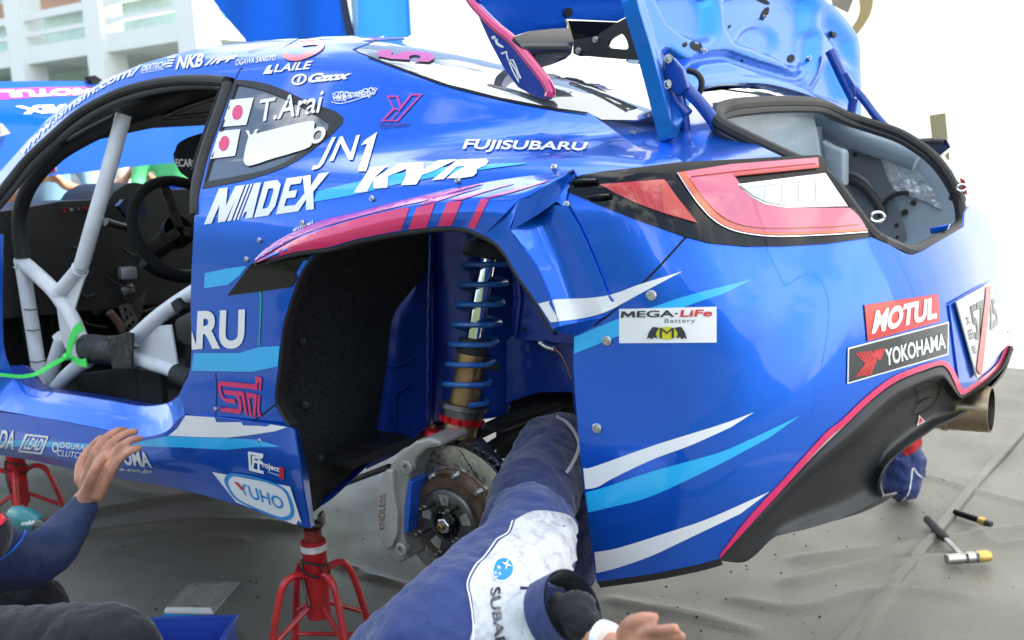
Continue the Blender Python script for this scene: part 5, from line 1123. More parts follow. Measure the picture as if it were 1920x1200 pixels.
# mechanic crouching at the wheel arch
pm = thing('person', 'mechanic in navy and white team shirt crouching at the bare brake disc', 'person', tuple(onz([(930, 1200)], ZG)[0]))
def op(p, y, pr): q = o1(p, y); return (q, pr*float((q-CAM)@_f)/FPX)
sh = [op((1000, 975), .90, 80), op((985, 1040), 1.0, 96), op((935, 1118), 1.1, 128), op((890, 1200), 1.18, 172), op((865, 1290), 1.24, 200), op((855, 1380), 1.28, 110)]
slv = [op((930, 1215), 1.20, 110), op((990, 1185), 1.235, 76), op((1032, 1155), 1.25, 60)]
far = [op((880, 1210), 1.18, 150), op((770, 1280), 1.20, 140), op((690, 1400), 1.15, 90), op((760, 1480), 1.0, 70)]
shirt = fused('shirt', [sh, slv, far], NAVYC, pm, .010, 8, 24); wrinkle(shirt, .018, .09)
hipp = [op((985, 1010), .93, 90), op((992, 960), .88, 82), op((1018, 895), .77, 79), op((1036, 842), .665, 64), op((1058, 840), .60, 60), op((1092, 900), .52, 55), op((1085, 1000), .46, 48), op((1075, 1080), .44, 42)]
leg2 = [op((960, 1050), .93, 80), op((960, 1130), .75, 70), op((980, 1180), .60, 55), op((1000, 1190), .40, 45)]
tro = fused('trousers', [hipp, leg2], NAVYD, pm, .010, 6, 20); wrinkle(tro, .016, .07)
fused('shoe', [[(o1((1070, 1085), .44), .04), (o1((1060, 1100), .46), .036), (o1((1040, 1110), .48), .03)]], BLKC, pm, .01)
SS = surf_of(shirt)
WHC = mat('white_cloth', (.56, .57, .60), .75, bump=(24, .4, .02), var=.06, vscale=9, sheen=.2)
nt = WHC.node_tree; bs = nt.nodes['Principled BSDF']
def smudge(m, lo=.52, hi=.72, dark=(.10, .10, .16)):
    """grease smudges across the cloth"""
    nt = m.node_tree; b = nt.nodes['Principled BSDF']; src = b.inputs['Base Color'].links[0].from_socket
    tc = nt.nodes.new('ShaderNodeTexCoord'); nz = nt.nodes.new('ShaderNodeTexNoise'); nz.inputs['Scale'].default_value = 38; nz.inputs['Detail'].default_value = 8; nz.inputs['Roughness'].default_value = .7
    gr = nt.nodes.new('ShaderNodeSeparateXYZ'); rm = nt.nodes.new('ShaderNodeMapRange'); c0 = o1((1010, 985), .95)
    vm = nt.nodes.new('ShaderNodeVectorMath'); vm.operation = 'DISTANCE'; vm.inputs[1].default_value = tuple(c0)
    nt.links.new(tc.outputs['Object'], nz.inputs['Vector']); geo = nt.nodes.new('ShaderNodeNewGeometry'); nt.links.new(geo.outputs['Position'], vm.inputs[0])
    rm.inputs['From Min'].default_value = .12; rm.inputs['From Max'].default_value = .0; rm.inputs['To Min'].default_value = 0; rm.inputs['To Max'].default_value = .26
    nt.links.new(vm.outputs['Value'], rm.inputs['Value']); ad = nt.nodes.new('ShaderNodeMath'); ad.operation = 'ADD'; nt.links.new(nz.outputs['Fac'], ad.inputs[0]); nt.links.new(rm.outputs[0], ad.inputs[1])
    r2 = nt.nodes.new('ShaderNodeMapRange'); r2.inputs['From Min'].default_value = lo-.02; r2.inputs['From Max'].default_value = hi+.06; r2.inputs['To Max'].default_value = .8; nt.links.new(ad.outputs[0], r2.inputs['Value'])
    mx = nt.nodes.new('ShaderNodeMix'); mx.data_type = 'RGBA'; nt.links.new(src, mx.inputs['A']); mx.inputs['B'].default_value = (*dark, 1); nt.links.new(r2.outputs[0], mx.inputs['Factor']); nt.links.new(mx.outputs['Result'], b.inputs['Base Color'])
smudge(WHC)
wp = [(980, 969), (1000, 961), (1032, 960), (1064, 968), (1079, 984), (1081, 1005), (1076, 1030), (1080, 1060), (1072, 1090), (1045, 1090), (1022, 1102), (1020, 1150), (1032, 1210), (892, 1212), (890, 1170), (884, 1122), (881, 1095), (895, 1065), (915, 1045), (935, 1018), (957, 1002), (966, 978)]
pn = decal('shirt_panel', c2(wp, 3), WHC, shirt, .003, 8, SS)
decal('shirt_piping', stroke(c2([(962, 980), (952, 1003), (930, 1018), (910, 1046), (890, 1066), (877, 1096), (880, 1125), (887, 1170), (888, 1212)]), 2.5), WHITE, shirt, .0045, 6, SS)
decal('shirt_badge', ell(941, 1072, 20, 24, .35), WHITE, shirt, .0045, 5, SS)
decal('shirt_badge', ell(941, 1072, 17.5, 21.5, .35), SKYV, shirt, .0055, 5, SS)
def star(cx, cy, r, sk=.22, rot=.3): return [(cx+r*(1 if i % 2 == 0 else sk)*math.cos(rot+i*math.pi/4), cy+r*(1 if i % 2 == 0 else sk)*math.sin(rot+i*math.pi/4)*1.15) for i in range(8)]
for cx, cy, r in ((948, 1064, 10), (933, 1070, 5.5), (927, 1080, 4.5), (935, 1082, 4.5), (929, 1088, 4)): decal('shirt_star', star(cx, cy, r), WHITE, shirt, .0065, 4, SS)
text('shirt_lettering', 'SUBARU', [(938, 1105), (957, 1235), (938, 1240), (919, 1108)], DKV, shirt, .02, 0, .005, SS)
# sleeve cuff, undershirt, forearm and hand
cu = [o1((1034, 1156), 1.25), o1((1056, 1146), 1.255), o1((1074, 1138), 1.26)]
MB().tube(cr(np.array(cu), 4), [(.050, .042)]*9, 28, cap=False).build('sleeve_cuff', NAVYC, pm)
MB().tube(cr(np.array(cu), 4), [(.046, .039)]*9, 28, cap=False).build('sleeve_lining', BLKC, pm)
us = fused('undershirt', [[op((1040, 1158), 1.24, 48), op((1076, 1156), 1.26, 44), op((1105, 1185), 1.27, 28)]], BLKC, pm, .008, 4, 20); wrinkle(us, .02, .05)
fw = o1((1160, 1216), 1.29)
arm = [[op((1095, 1195), 1.27, 24), op((1130, 1206), 1.28, 24), op((1160, 1208), 1.29, 20)]]
fd = o1((1290, 1200), 1.33)-fw
body_ = fused('body', arm+hand_chains(fw, fd, (0, .4, .9), (0, .8, .4), .72, .10, .3), SKN, pm, .0035, 3, 14)
MB().tube([o1((1128, 1196), 1.282), o1((1142, 1202), 1.286)], [(.023, .022)]*2, 20).build('wrist_band', WHITE, pm)
head_parts(o1((850, 1490), 1.34), (.5, -.7, .0), pm)
decal('trouser_piping', stroke(c2([(1042, 783), (1062, 795), (1080, 822), (1082, 845), (1070, 872), (1060, 888)]), 6), mat('grey_piping', (.45, .46, .50), .6), tro, .003, 6, surf_of(tro))
decal('shirt_piping', stroke([(1088, 1083), (1098, 1080), (1097, 1074)], 3), WHITE, shirt, .004, 4, SS)
# mechanic reaching to the sill
p2 = thing('person', 'mechanic in black with navy sleeve, bare hand on the side sill', 'person', tuple(onz([(-60, 1330)], ZG)[0]))
wr = o1((163, 938), .97)
fused('body', hand_chains(wr, o1((192, 870), .945)-wr, (.85, .0, .3), (0, 1, .25), 1.30, .62, .3)+[[(o1((140, 975), 1.0), .034), (wr, .032)]], SKN, p2, .0036, 2, 14)
sl2 = fused('sleeve', [[op((-120, 1000), 1.40, 90), op((-60, 1030), 1.34, 72), op((15, 1052), 1.22, 58), op((80, 1040), 1.11, 50), op((122, 998), 1.04, 40), op((155, 951), .985, 28), op((157, 948), .983, 27)]], SLV, p2, .010, 8, 22); wrinkle(sl2, .010, .08)
tq = fused('torso', [[op((-190, 880), 1.42, 90), op((-170, 1000), 1.42, 130), op((-150, 1130), 1.42, 130), op((-140, 1240), 1.42, 120)], [op((-90, 1000), 1.36, 85), op((-28, 1008), 1.32, 60)]], BLKC, p2, .012, 6)
tr2 = fused('trousers', [[op((-140, 1250), 1.46, 110), op((60, 1212), 1.40, 74), op((200, 1202), 1.36, 70), op((258, 1222), 1.33, 52), op((250, 1300), 1.26, 50), op((210, 1420), 1.15, 42)], [op((-120, 1210), 1.30, 90), op((40, 1135), 1.12, 46), op((82, 1133), 1.08, 44), op((80, 1220), 1.0, 40)]], BLKC, p2, .010, 6); wrinkle(tr2, .016, .07)
S2 = surf_of(sl2, tq)
decal('sleeve_piping', stroke(c2([(-10, 1052), (15, 1035), (35, 1015), (50, 992)]), 4.5), mat('bright_blue_piping', (.01, .12, .60), .5), sl2, .004, 6, S2)
decal('chest_patch', [(-20, 968), (2, 965), (10, 975), (2, 984), (-20, 995)], REDV, tq, .004, 8, S2)
head_parts(o1((-190, 770), 1.38), (.7, -.6, -.2), p2)
# spectators beyond the windscreen
def spectator(px, dep, shirt_m, label, low_m, hand=False, sc=.95):
    d = rays([px])[0]; c = CAM+d*(dep/(d@_f)); x, y = c[0], c[1]; g = ZG-.002
    t = thing('person', label, 'person', (x, y, g), 'spectators beyond the car')
    f = np.array([CAM[0]-x, CAM[1]-y, 0]); f /= np.linalg.norm(f); s = np.array([-f[1], f[0], 0]); B_ = np.array([x, y, g])
    z = lambda h, a=0, b=0: B_+np.array([0, 0, h*sc])+s*a+f*b
    fused('shirt', [[(z(.95), (.15, .13)), (z(1.15), (.15, .13)), (z(1.35), (.17, .12)), (z(1.42), (.14, .10))], [(z(1.40, .17), .06), (z(1.22, .24), .052), (z(1.12, .25, .05), .045)], [(z(1.40, -.17), .06), (z(1.22, -.24), .052), (z(1.12, -.25, .05), .045)]], shirt_m, t, .02, 5)
    fused('trousers', [[(z(.95), .15), (z(.85, .09), .10), (z(.5, .10), .07), (z(.06, .11), .05)], [(z(.85, -.09), .10), (z(.5, -.10), .07), (z(.06, -.11), .05)]], low_m, t, .02, 4)
    ch = []
    for k in (-1, 1):
        e = z(1.10, .25*k, .06); w = z(1.20, .08*k, .28) if hand else z(.90, .24*k, .12); ch += [[(e, .040), ((e+w)/2, .036), (w, .028)]]+hand_chains(w, (w-e) if not hand else np.array([0, 0, 1])*.6-s*k*.5+f*.2, s*k*-1, f, 1., .5)
    fused('body', ch+[[(z(1.40), .05), (z(1.52), .05)]], SKN, t, .010, 3, 10)
    for k in (-1, 1): fused('shoe', [[(z(.04, .11*k), .045), (z(.04, .11*k, .14), .038)]], BLKC, t, .015, 2, 10)
    head_parts(tuple(z(1.62)), tuple(f), t)
DEN = mat('denim_shirt', (.20, .34, .50), .8, var=.15); WT = mat('white_tee', (.75, .75, .74), .8); GRN = mat('green_vest', (.10, .55, .22), .7); JEAN = mat('dark_jeans', (.03, .04, .07), .8)
spectator((95, 380), 6.6, DEN, 'spectator in pale denim shirt with raised hands, seen under the open bonnet', JEAN, True)
spectator((172, 372), 7.0, WT, 'spectator in white tee shirt, seen under the open bonnet beside the denim shirt', JEAN)
spectator((262, 366), 7.2, mat('white_shirt_b', (.68, .72, .68), .8), 'spectator in off-white shirt, seen behind the white cage tube', JEAN, True)
spectator((335, 362), 6.8, GRN, 'spectator in bright green vest, seen above the steering wheel', JEAN)
# ------------------------------------------------------------------ ground, tent, background
def struct(o): o['kind'] = 'structure'; return o
TARP = mat('grey_tarp', (.165, .154, .132), .42, 0, 0, .5, bump=(150, .35, .004), var=.07, vscale=1.6, rvar=.10)
def tarp_stains(m):
    nt = m.node_tree; b = nt.nodes['Principled BSDF']; src = b.inputs['Base Color'].links[0].from_socket; tc = nt.nodes.new('ShaderNodeTexCoord')
    for sc, lo, hi, amt, col in ((5.5, .52, .80, .28, (.075, .068, .058, 1)), (60, .60, .72, .5, (.06, .055, .05, 1)), (14, .58, .85, .20, (.25, .25, .24, 1))):
        nz = nt.nodes.new('ShaderNodeTexNoise'); nz.inputs['Scale'].default_value = sc; nz.inputs['Detail'].default_value = 9; nz.inputs['Roughness'].default_value = .65; nt.links.new(tc.outputs['Object'], nz.inputs['Vector'])
        mr = nt.nodes.new('ShaderNodeMapRange'); mr.inputs['From Min'].default_value = lo; mr.inputs['From Max'].default_value = hi; mr.inputs['To Max'].default_value = amt; nt.links.new(nz.outputs['Fac'], mr.inputs['Value'])
        mx = nt.nodes.new('ShaderNodeMix'); mx.data_type = 'RGBA'; nt.links.new(mr.outputs[0], mx.inputs['Factor']); nt.links.new(src, mx.inputs['A']); mx.inputs['B'].default_value = col; src = mx.outputs['Result']
    nt.links.new(src, b.inputs['Base Color'])
tarp_stains(TARP)
struct(mk('ground', [(-200, -200, ZG-.03), (200, -200, ZG-.03), (200, 200, ZG-.03), (-200, 200, ZG-.03)], [(0, 1, 2, 3)], mat('asphalt', (.07, .07, .068), .85, bump=(120, .5, .01), var=.2)))
xs = np.arange(-3.2, 4.3, .022); ys = np.arange(-3.6, 2.2, .022); GX, GY = np.meshgrid(xs, ys, indexing='ij'); hz = np.zeros_like(GX)
def ridge(px, h, w, flat=0.):
    global hz
    L = cr(onz(px, ZG)[:, :2], 8); pts = np.c_[GX.ravel(), GY.ravel()]; d = pdist(pts, L).reshape(GX.shape); hz = hz+h*np.exp(-(np.maximum(d-flat, 0)/w)**2)
for px, h, w in (([(1560, 1235), (1640, 1140), (1740, 1020), (1830, 908), (1925, 800)], .008, .012), ([(1500, 1048), (1640, 1030), (1760, 1010), (1925, 985)], .010, .03), ([(1480, 1090), (1620, 1060), (1720, 1050), (1830, 1030)], .009, .03), ([(1820, 990), (1870, 1015), (1925, 1010)], .008, .02), ([(1740, 890), (1830, 920), (1925, 945)], .006, .02), ([(180, 960), (300, 940), (420, 930), (540, 925)], .012, .035), ([(170, 1000), (320, 985), (470, 980), (560, 985)], .012, .03), ([(200, 1030), (330, 1010), (450, 1010)], .008, .02), ([(640, 1060), (700, 1085), (760, 1100)], .007, .015), ([(150, 890), (260, 925), (330, 930)], .008, .03), ([(1380, 1120), (1500, 1140), (1640, 1110), (1800, 1120)], .007, .03), ([(1150, 1120), (1300, 1150), (1400, 1180)], .006, .03), ([(150, 1060), (230, 1040), (330, 1060)], .006, .02)):
    ridge(px, h*1.7, w*.8)
for k in range(46):
    a = rng.uniform(0, 6.28); kx = rng.uniform(2, 9); hz += .0011*np.sin(GX*kx*math.cos(a)+GY*kx*math.sin(a)+rng.uniform(0, 6))
n1, n2_ = GX.shape; idx = np.arange(n1*n2_).reshape(n1, n2_)
F_ = np.stack([idx[:-1, :-1], idx[1:, :-1], idx[1:, 1:], idx[:-1, 1:]], -1).reshape(-1, 4)
struct(mk('ground_sheet', np.c_[GX.ravel(), GY.ravel(), (ZG-.004+np.clip(hz, -.005, .03)).ravel()], F_, TARP))
# grit on the sheet
gb = MB()
for k in range(170):
    if k < 110: p = onz([(rng.uniform(1150, 1920), rng.uniform(880, 1200))], ZG)[0]
    else: p = onz([(rng.uniform(150, 760), rng.uniform(920, 1200))], ZG)[0]
    s = rng.uniform(.0012, .0042); gb.box(p+np.array([0, 0, .002+s*.3]), (s*rng.uniform(.8, 2.2), s*rng.uniform(.8, 1.6), s*.8), Matrix.Rotation(rng.uniform(0, 3), 3, 'Z'))
gr = gb.build('grit', mat('grit', (.045, .04, .035), .9)); gr['kind'] = 'stuff'; gr['label'] = 'dark crumbs of grit scattered on the grey ground sheet'
# tent: white side wall, blue roof and front banner
def cloth_mat(name, col, t=.45, rough=.8):
    m = bpy.data.materials.new(name); m.use_nodes = True; n = m.node_tree; n.nodes.clear()
    o = n.nodes.new('ShaderNodeOutputMaterial'); mx = n.nodes.new('ShaderNodeMixShader'); d = n.nodes.new('ShaderNodeBsdfDiffuse'); tr = n.nodes.new('ShaderNodeBsdfTranslucent')
    d.inputs[0].default_value = (*col, 1); tr.inputs[0].default_value = (*col, 1); mx.inputs[0].default_value = t
    n.links.new(d.outputs[0], mx.inputs[1]); n.links.new(tr.outputs[0], mx.inputs[2]); n.links.new(mx.outputs[0], o.inputs[0]); return m
WALLY = -3.42
def curtain(name, x0, x1, z0, z1, y, m, parent, amp=.015, k=5., nx=90, nz=14):
    X = np.linspace(x0, x1, nx); Zs = np.linspace(z0, z1, nz); P = []
    for z in Zs:
        for x in X: P.append((x, y+amp*math.sin(x*k+z*.7)+amp*.6*math.sin(x*k*2.3-z*1.3), z))
    return mk(name, P, [(j*nx+i, j*nx+i+1, (j+1)*nx+i+1, (j+1)*nx+i) for j in range(nz-1) for i in range(nx-1)], m, parent)
wx = ony([(777, 60)], WALLY)[0][0]
tent = thing('service_tent', 'white walled service tent with blue banner behind the car', 'tent', (-.5, WALLY, ZG))
curtain('side_wall', -7.5, wx, ZG+.0, 4.3, WALLY, cloth_mat('white_tent_cloth', (.88, .88, .87), .5), tent)
BLT = cloth_mat('blue_tent_cloth', (.03, .22, .70), .5)
bx0 = ony([(770, 60)], WALLY)[0][0]; bx1 = ony([(455, 75)], WALLY)[0][0]
curtain('blue_wall', wx+.01, ony([(668, 60)], WALLY)[0][0], ZG, 4.3, WALLY+.02, BLT, tent, .01)
sheet('front_valance', [(380, -60), (398, 0), (425, 35), (462, 78), (560, 90), (668, 90), (640, 0), (620, -60)], lambda p: WALLY+.05+.05*np.sin(p[:, 0]*.05), BLT, tent, .004, 14)
MB().tube(ony([(630, -80), (648, 20), (664, 100)], WALLY+.09), .028, 10).build('tent_pole', mat('tent_pole', (.02, .025, .05), .4, .5), tent)
sheet('valance_strip', [(652, -60), (668, -60), (671, 40), (667, 90), (662, 60)], WALLY+.06, cloth_mat('pale_tent_cloth', (.55, .75, .80), .5), tent, .003)
RX0, RX1, RY0, RY1, RZ = -5.5, .4, WALLY, 1.0, 3.6
P = [];
for i in range(41):
    for j in range(31):
        x = RX0+(RX1-RX0)*i/40; y = RY0+(RY1-RY0)*j/30; P.append((x, y, RZ+.55*(1-abs(2*i/40-1))*(1-.5*abs(2*j/30-1))+.01*math.sin(x*6+y*4)))
mk('roof', P, [(i*31+j, i*31+j+1, (i+1)*31+j+1, (i+1)*31+j) for i in range(40) for j in range(30)], cloth_mat('white_roof_cloth', (.80, .82, .84), .45), tent)
for x in (RX0+.05, RX1-.05):
    for y in (RY0+.06, RY1-.05): MB().tube([(x, y, ZG), (x, y, RZ)], .022, 10).build('tent_pole', ALU, tent) if x < 0 else None
# printed wheel picture and tape on the white wall
pw = sheet('wheel_poster', [c2([(1575, -60), (1640, -60), (1638, 0), (1628, 35), (1600, 72), (1592, 60), (1612, 20), (1600, -40)], 3)], WALLY+.05, mat('gold_print', (.45, .34, .16), .5), None, .003, ax=1)
pw.parent = None; tag(pw, 'gold road wheel printed on the white tent wall above the boot', 'poster')
pw2 = sheet('poster_spoke', [(1550, -60), (1600, -60), (1604, -10), (1590, 25), (1560, 10)], WALLY+.045, mat('gold_print_dark', (.30, .25, .20), .5), pw, .003)
for q, lb in (([(1742, 216), (1773, 211), (1781, 300), (1752, 305)], 'khaki tape strip standing upright on the white tent wall'), ([(1622, 234), (1650, 232), (1655, 262), (1625, 262)], 'short khaki tape patch low on the white wall beside the hinge')):
    o = sheet('tape_strip', q, WALLY+.05, mat('khaki_tape', (.34, .29, .17), .7, var=.1), None, .003); o.parent = None; tag(o, lb, 'tape')
# far building and trees, in full sun
def aim(px, dep): d = rays([px])[0]; return CAM+d*(dep/(d@_f))
bl = thing('building', 'pale green building with balconies and white columns beyond the open tent end', 'building', tuple(aim((150, 330), 16)[:2])+(ZG-.03,))
A_, B_ = aim((-420, 100), 21), aim((520, 100), 12.5); dxy = B_-A_; dxy[2] = 0; Lb = np.linalg.norm(dxy); dxy /= Lb; nb = np.array([-dxy[1], dxy[0], 0]); nb = nb if nb@(CAM-A_) > 0 else -nb
Rb = Matrix((Vector(dxy), Vector(nb), Vector((0, 0, 1)))).transposed()
BW = mat('building_wall', (.70, .88, .78), .8, var=.06); BWH = mat('building_white', (.82, .84, .82), .7); BRK = mat('building_brick', (.72, .40, .28), .8); PANE = mat('building_pane', (.22, .50, .55), .12, 0, .6)
base = np.array([A_[0], A_[1], ZG])
def bbox(nm, u, v, z, du, dv, dz, m, par=bl): return MB().box(base+dxy*u+nb*v+np.array([0, 0, z]), (du, dv, dz), Rb).build(nm, m, par)
bbox('wall', Lb/2, -.2, 4.5, Lb, .4, 9.4, BW)
for s in range(3):
    bbox('balcony_slab', Lb/2, .55, 2.75+s*2.6, Lb, 1.1, .22, BWH)
    bbox('balcony_rail', Lb/2, 1.06, 3.25+s*2.6, Lb, .06, .10, BWH); bbox('balcony_rail', Lb/2, 1.06, 3.02+s*2.6, Lb, .06, .06, BWH)
    for k in range(9):
        u = 1.0+k*(Lb-2)/8; w = bbox('window', u, .03, 4.4+s*2.6-2.6, 1.25, .08, 1.25, BWH); bbox('pane', u, .08, 4.4+s*2.6-2.6, 1.08, .04, 1.08, PANE, w); bbox('sill', u, .10, 3.62+s*2.6-2.6, 1.4, .16, .26, BRK, w)
for k in range(9): bbox('column', .2+k*(Lb-.4)/8, 1.0, 4.5, .34, .34, 9.2, BWH)
LEAF = mat('foliage', (.09, .20, .05), .6, var=.5, vscale=3); TRK = mat('bark', (.10, .07, .05), .9)
def tree(c, h, rad, label, seed):
    r_ = np.random.default_rng(seed); t = thing('tree', label, 'tree', (c[0], c[1], ZG-.03)); b = np.array([c[0], c[1], ZG-.03])
    tb = MB().tube([b, b+[.05, 0, h*.3], b+[.02, .05, h*.55]], [.12, .09, .06], 8)
    for k in range(6):
        a = r_.uniform(0, 6.28); tb.tube([b+[.02, .03, h*(.35+.04*k)], b+[math.cos(a)*rad*.6, math.sin(a)*rad*.6, h*(.6+.05*k)]], [.05, .015], 6)
    tb.build('trunk', TRK, t); vs = []; fs = []
    cl = [b+np.array([*(r_.normal(0, rad*.45, 2)), h*.7+r_.normal(0, h*.13)]) for _ in range(26)]
    for c_ in cl:
        for _ in range(150):
            p = c_+r_.normal(0, rad*.17, 3); n_ = r_.normal(0, 1, 3); n_ /= np.linalg.norm(n_); e = np.cross(n_, [.3, .5, .8]); e /= np.linalg.norm(e); f_ = np.cross(n_, e); s = r_.uniform(.05, .10); i = len(vs)
            vs += [p-e*s, p+f_*s*.5, p+e*s, p-f_*s*.5]; fs.append((i, i+1, i+2, i+3))
    mk('crown', vs, fs, LEAF, t, False)
tree(aim((335, 200), 15.0), 4.3, .8, 'light green leafy tree in front of the pale building', 3)
tree(aim((425, 200), 15.0), 3.4, .5, 'yellowish tree beside the corner of the blue tent', 4)
# ------------------------------------------------------------------ things on the floor
RED = mat('stand_red', (.42, .012, .015), .42, 0, .3, bump=(50, .3, .004), var=.35, vscale=16, rvar=.12)
def jack_stand(x, y, ztop, label, rot):
    t = thing('jack_stand', label, 'jack stand', (x, y, ZG), 'jack stands under the sill'); c = np.array([x, y, 0]); zz = lambda z, dx=0, dy=0: (x+dx, y+dy, z)
    MB().lathe(zz(-.09), (0, 0, 1), [(0, .020), (0, .029), (.165, .029), (.168, .031), (.19, .031), (.192, .0285), (.192, .022)], 28).build('column', RED, t)
    MB().lathe(zz(.06), (0, 0, 1), [(0, .0215), (ztop-.085, .0215), (ztop-.085, .0)], 24).build('post', mat('stand_post', (.20, .03, .025), .5, .5, var=.6, vscale=22, rvar=.15), t)
    MB().box(zz(ztop-.012), (.060, .030, .010), Matrix.Rotation(rot, 3, 'Z'), .002).box(zz(ztop+.001, .024*math.cos(rot), .024*math.sin(rot)), (.010, .03, .026), Matrix.Rotation(rot, 3, 'Z'), .002).box(zz(ztop+.001, -.024*math.cos(rot), -.024*math.sin(rot)), (.010, .03, .026), Matrix.Rotation(rot, 3, 'Z'), .002).build('saddle', DKSTEEL, t)
    MB().lathe(zz(.078), (0, 0, 1), [(0, .0313), (.016, .0313)], 24).build('label_band', mat('worn_label', (.55, .52, .50), .6, var=.3, vscale=60), t)
    for k in range(4):
        a = rot+math.pi/4+k*math.pi/2; d = np.array([math.cos(a), math.sin(a), 0])
        pth = cr(np.array([c+d*.026+[0, 0, .02], c+d*.06+[0, 0, .028], c+d*.092+[0, 0, .0], c+d*.125+[0, 0, -.12], c+d*.142+[0, 0, ZG+.008]]), 6)
        MB().tube(pth, .0085, 10).build('leg', RED, t)
        MB().tube([c+d*.026+[0, 0, -.062], c+d*.112+[0, 0, -.115]], .0065, 8).build('brace', RED, t)
        d2 = np.array([math.cos(a+math.pi/2), math.sin(a+math.pi/2), 0]); MB().tube([c+d*.134+[0, 0, -.185], c+d2*.134+[0, 0, -.185]], .0055, 8).build('tie_rod', RED, t)
    for k in range(2):
        tie = [c+np.array([.033*math.cos(a), .033*math.sin(a), .045-.02*k+.012*math.sin(a+k)]) for a in np.linspace(0, 2*math.pi, 20, endpoint=False)]
        MB().tube(tie, .0028, 6, closed=True).build('cable_tie', RUBBER, t)
    MB().tube([c+[-.03, .015, .05], c+[-.06, .03, .046]], .0022, 6).build('tie_tail', RUBBER, t)
    MB().tube([c+[.02, .026, .05], c+[.01, .032, 0], c+[-.004, .032, -.05]], .0035, 6).build('locking_pin', DKSTEEL, t)
    return t
jack_stand(.476, .70, .155, 'red jack stand with black cable ties under the skirt beside the brake disc', .5)
ls = ony([(30, 870)], .60)[0]; jack_stand(ls[0], .60, .19, 'red jack stand under the front of the sill behind the reaching arm', .2)
# hammer
hm = thing('hammer', 'hammer with black grip and brass face lying on the ground sheet', 'hammer', tuple(onz([(1812, 1048)], ZG)[0]))
zc = ZG+.022
ha, hb_ = onz([(1737, 972), (1803, 1042)], zc); hd0, hd1 = onz([(1774, 1049), (1856, 1042)], zc)
gv = (hb_-ha)
MB().tube([ha, ha+gv*.03, ha+gv*.55, ha+gv*.58], [.009, .0125, .0135, .010], 14).build('grip', mat('grip_rubber', (.018, .018, .02), .6, bump=(300, .3, .002)), hm)
MB().tube([ha+gv*.56, hb_], .0075, 12).build('shaft', STEEL, hm)
hv = hd1-hd0; hu = hv/np.linalg.norm(hv); Lh = np.linalg.norm(hv)
MB().lathe(hd0, hu, [(0, 0), (0, .0135), (.002, .015), (Lh*.40, .0155), (Lh*.42, .0125), (Lh*.46, .017), (Lh*.62, .017), (Lh*.66, .0125), (Lh*.70, .0165)], 24).build('head', STEEL, hm)
MB().lathe(hd0+hu*Lh*.70, hu, [(0, .0168), (Lh*.06, .0175), (Lh*.27, .0165), (Lh*.30, .014), (Lh*.30, 0)], 24).build('brass_face', mat('brass', (.62, .42, .13), .42, .7, var=.2, vscale=40), hm)
rb = thing('extension_bar', 'short black extension bar with brass ring beside the hammer', 'tool', tuple(onz([(1825, 972)], ZG)[0]))
e0, e1_ = onz([(1790, 960), (1859, 983)], ZG+.012); ev = e1_-e0
MB().tube([e0, e0+ev*.68], .0105, 12).build('bar', GLOSSBLK, rb); MB().tube([e0+ev*.68, e0+ev*.86], .0125, 14).build('brass_ring', mat('brass', (.62, .42, .13)), rb); MB().tube([e0+ev*.86, e1_], [.012, .009], 12).build('bar_end', DKSTEEL, rb)
# navy bag with red strap behind the diffuser
bc = onz([(1688, 938)], ZG)[0]
bg = thing('cloth_bag', 'plump navy cloth bag with white piping and red strap below the exhaust', 'bag', tuple(bc))
bb = fused('bag_body', [[(bc+np.array([0, 0, .055]), (.062, .075)), (bc+np.array([0, -.01, .12]), (.070, .080)), (bc+np.array([.0, -.01, .20]), (.062, .07)), (bc+np.array([0, 0, .27]), (.04, .05))]], mat('navy_bag', (.018, .040, .17), .6, bump=(16, .5, .02), sheen=.2), bg, .010, 5, 20); wrinkle(bb, .03, .05)
BGS = surf_of(bb)
decal('bag_piping', stroke(c2([(1688, 942), (1703, 925), (1708, 900), (1711, 878), (1720, 888), (1730, 897)]), 2.5), WHITE, bb, .002, 5, BGS)
decal('tow_strap', [(1690, 845), (1700, 836), (1726, 818), (1727, 832), (1714, 848), (1698, 856)], mat('red_webbing', (.45, .01, .012), .7, bump=(300, .5, .003)), bb, .004, 5, BGS)  # tow strap hanging from the diffuser, modelled as part of the bag
# clear plastic bag with a blue header strip
PB = bpy.data.materials.new('clear_film'); PB.use_nodes = True; n_ = PB.node_tree; n_.nodes.clear()
o_ = n_.nodes.new('ShaderNodeOutputMaterial'); mx = n_.nodes.new('ShaderNodeMixShader'); tr = n_.nodes.new('ShaderNodeBsdfTransparent'); gs = n_.nodes.new('ShaderNodeBsdfGlossy'); gs.inputs['Roughness'].default_value = .12; mx.inputs[0].default_value = .16
bpn = n_.nodes.new('ShaderNodeBump'); nz = n_.nodes.new('ShaderNodeTexNoise'); nz.inputs['Scale'].default_value = 40; bpn.inputs['Strength'].default_value = .8; bpn.inputs['Distance'].default_value = .02
n_.links.new(nz.outputs['Fac'], bpn.inputs['Height']); n_.links.new(bpn.outputs[0], gs.inputs['Normal']); n_.links.new(tr.outputs[0], mx.inputs[1]); n_.links.new(gs.outputs[0], mx.inputs[2]); n_.links.new(mx.outputs[0], o_.inputs[0])
q4 = onz([(305, 1152), (400, 1155), (450, 1095), (355, 1098)], ZG+.004)
pb = thing('plastic_bag', 'clear plastic bag with a blue header strip lying on the ground sheet', 'plastic bag', tuple(q4.mean(0)))
N_ = 22; P = []
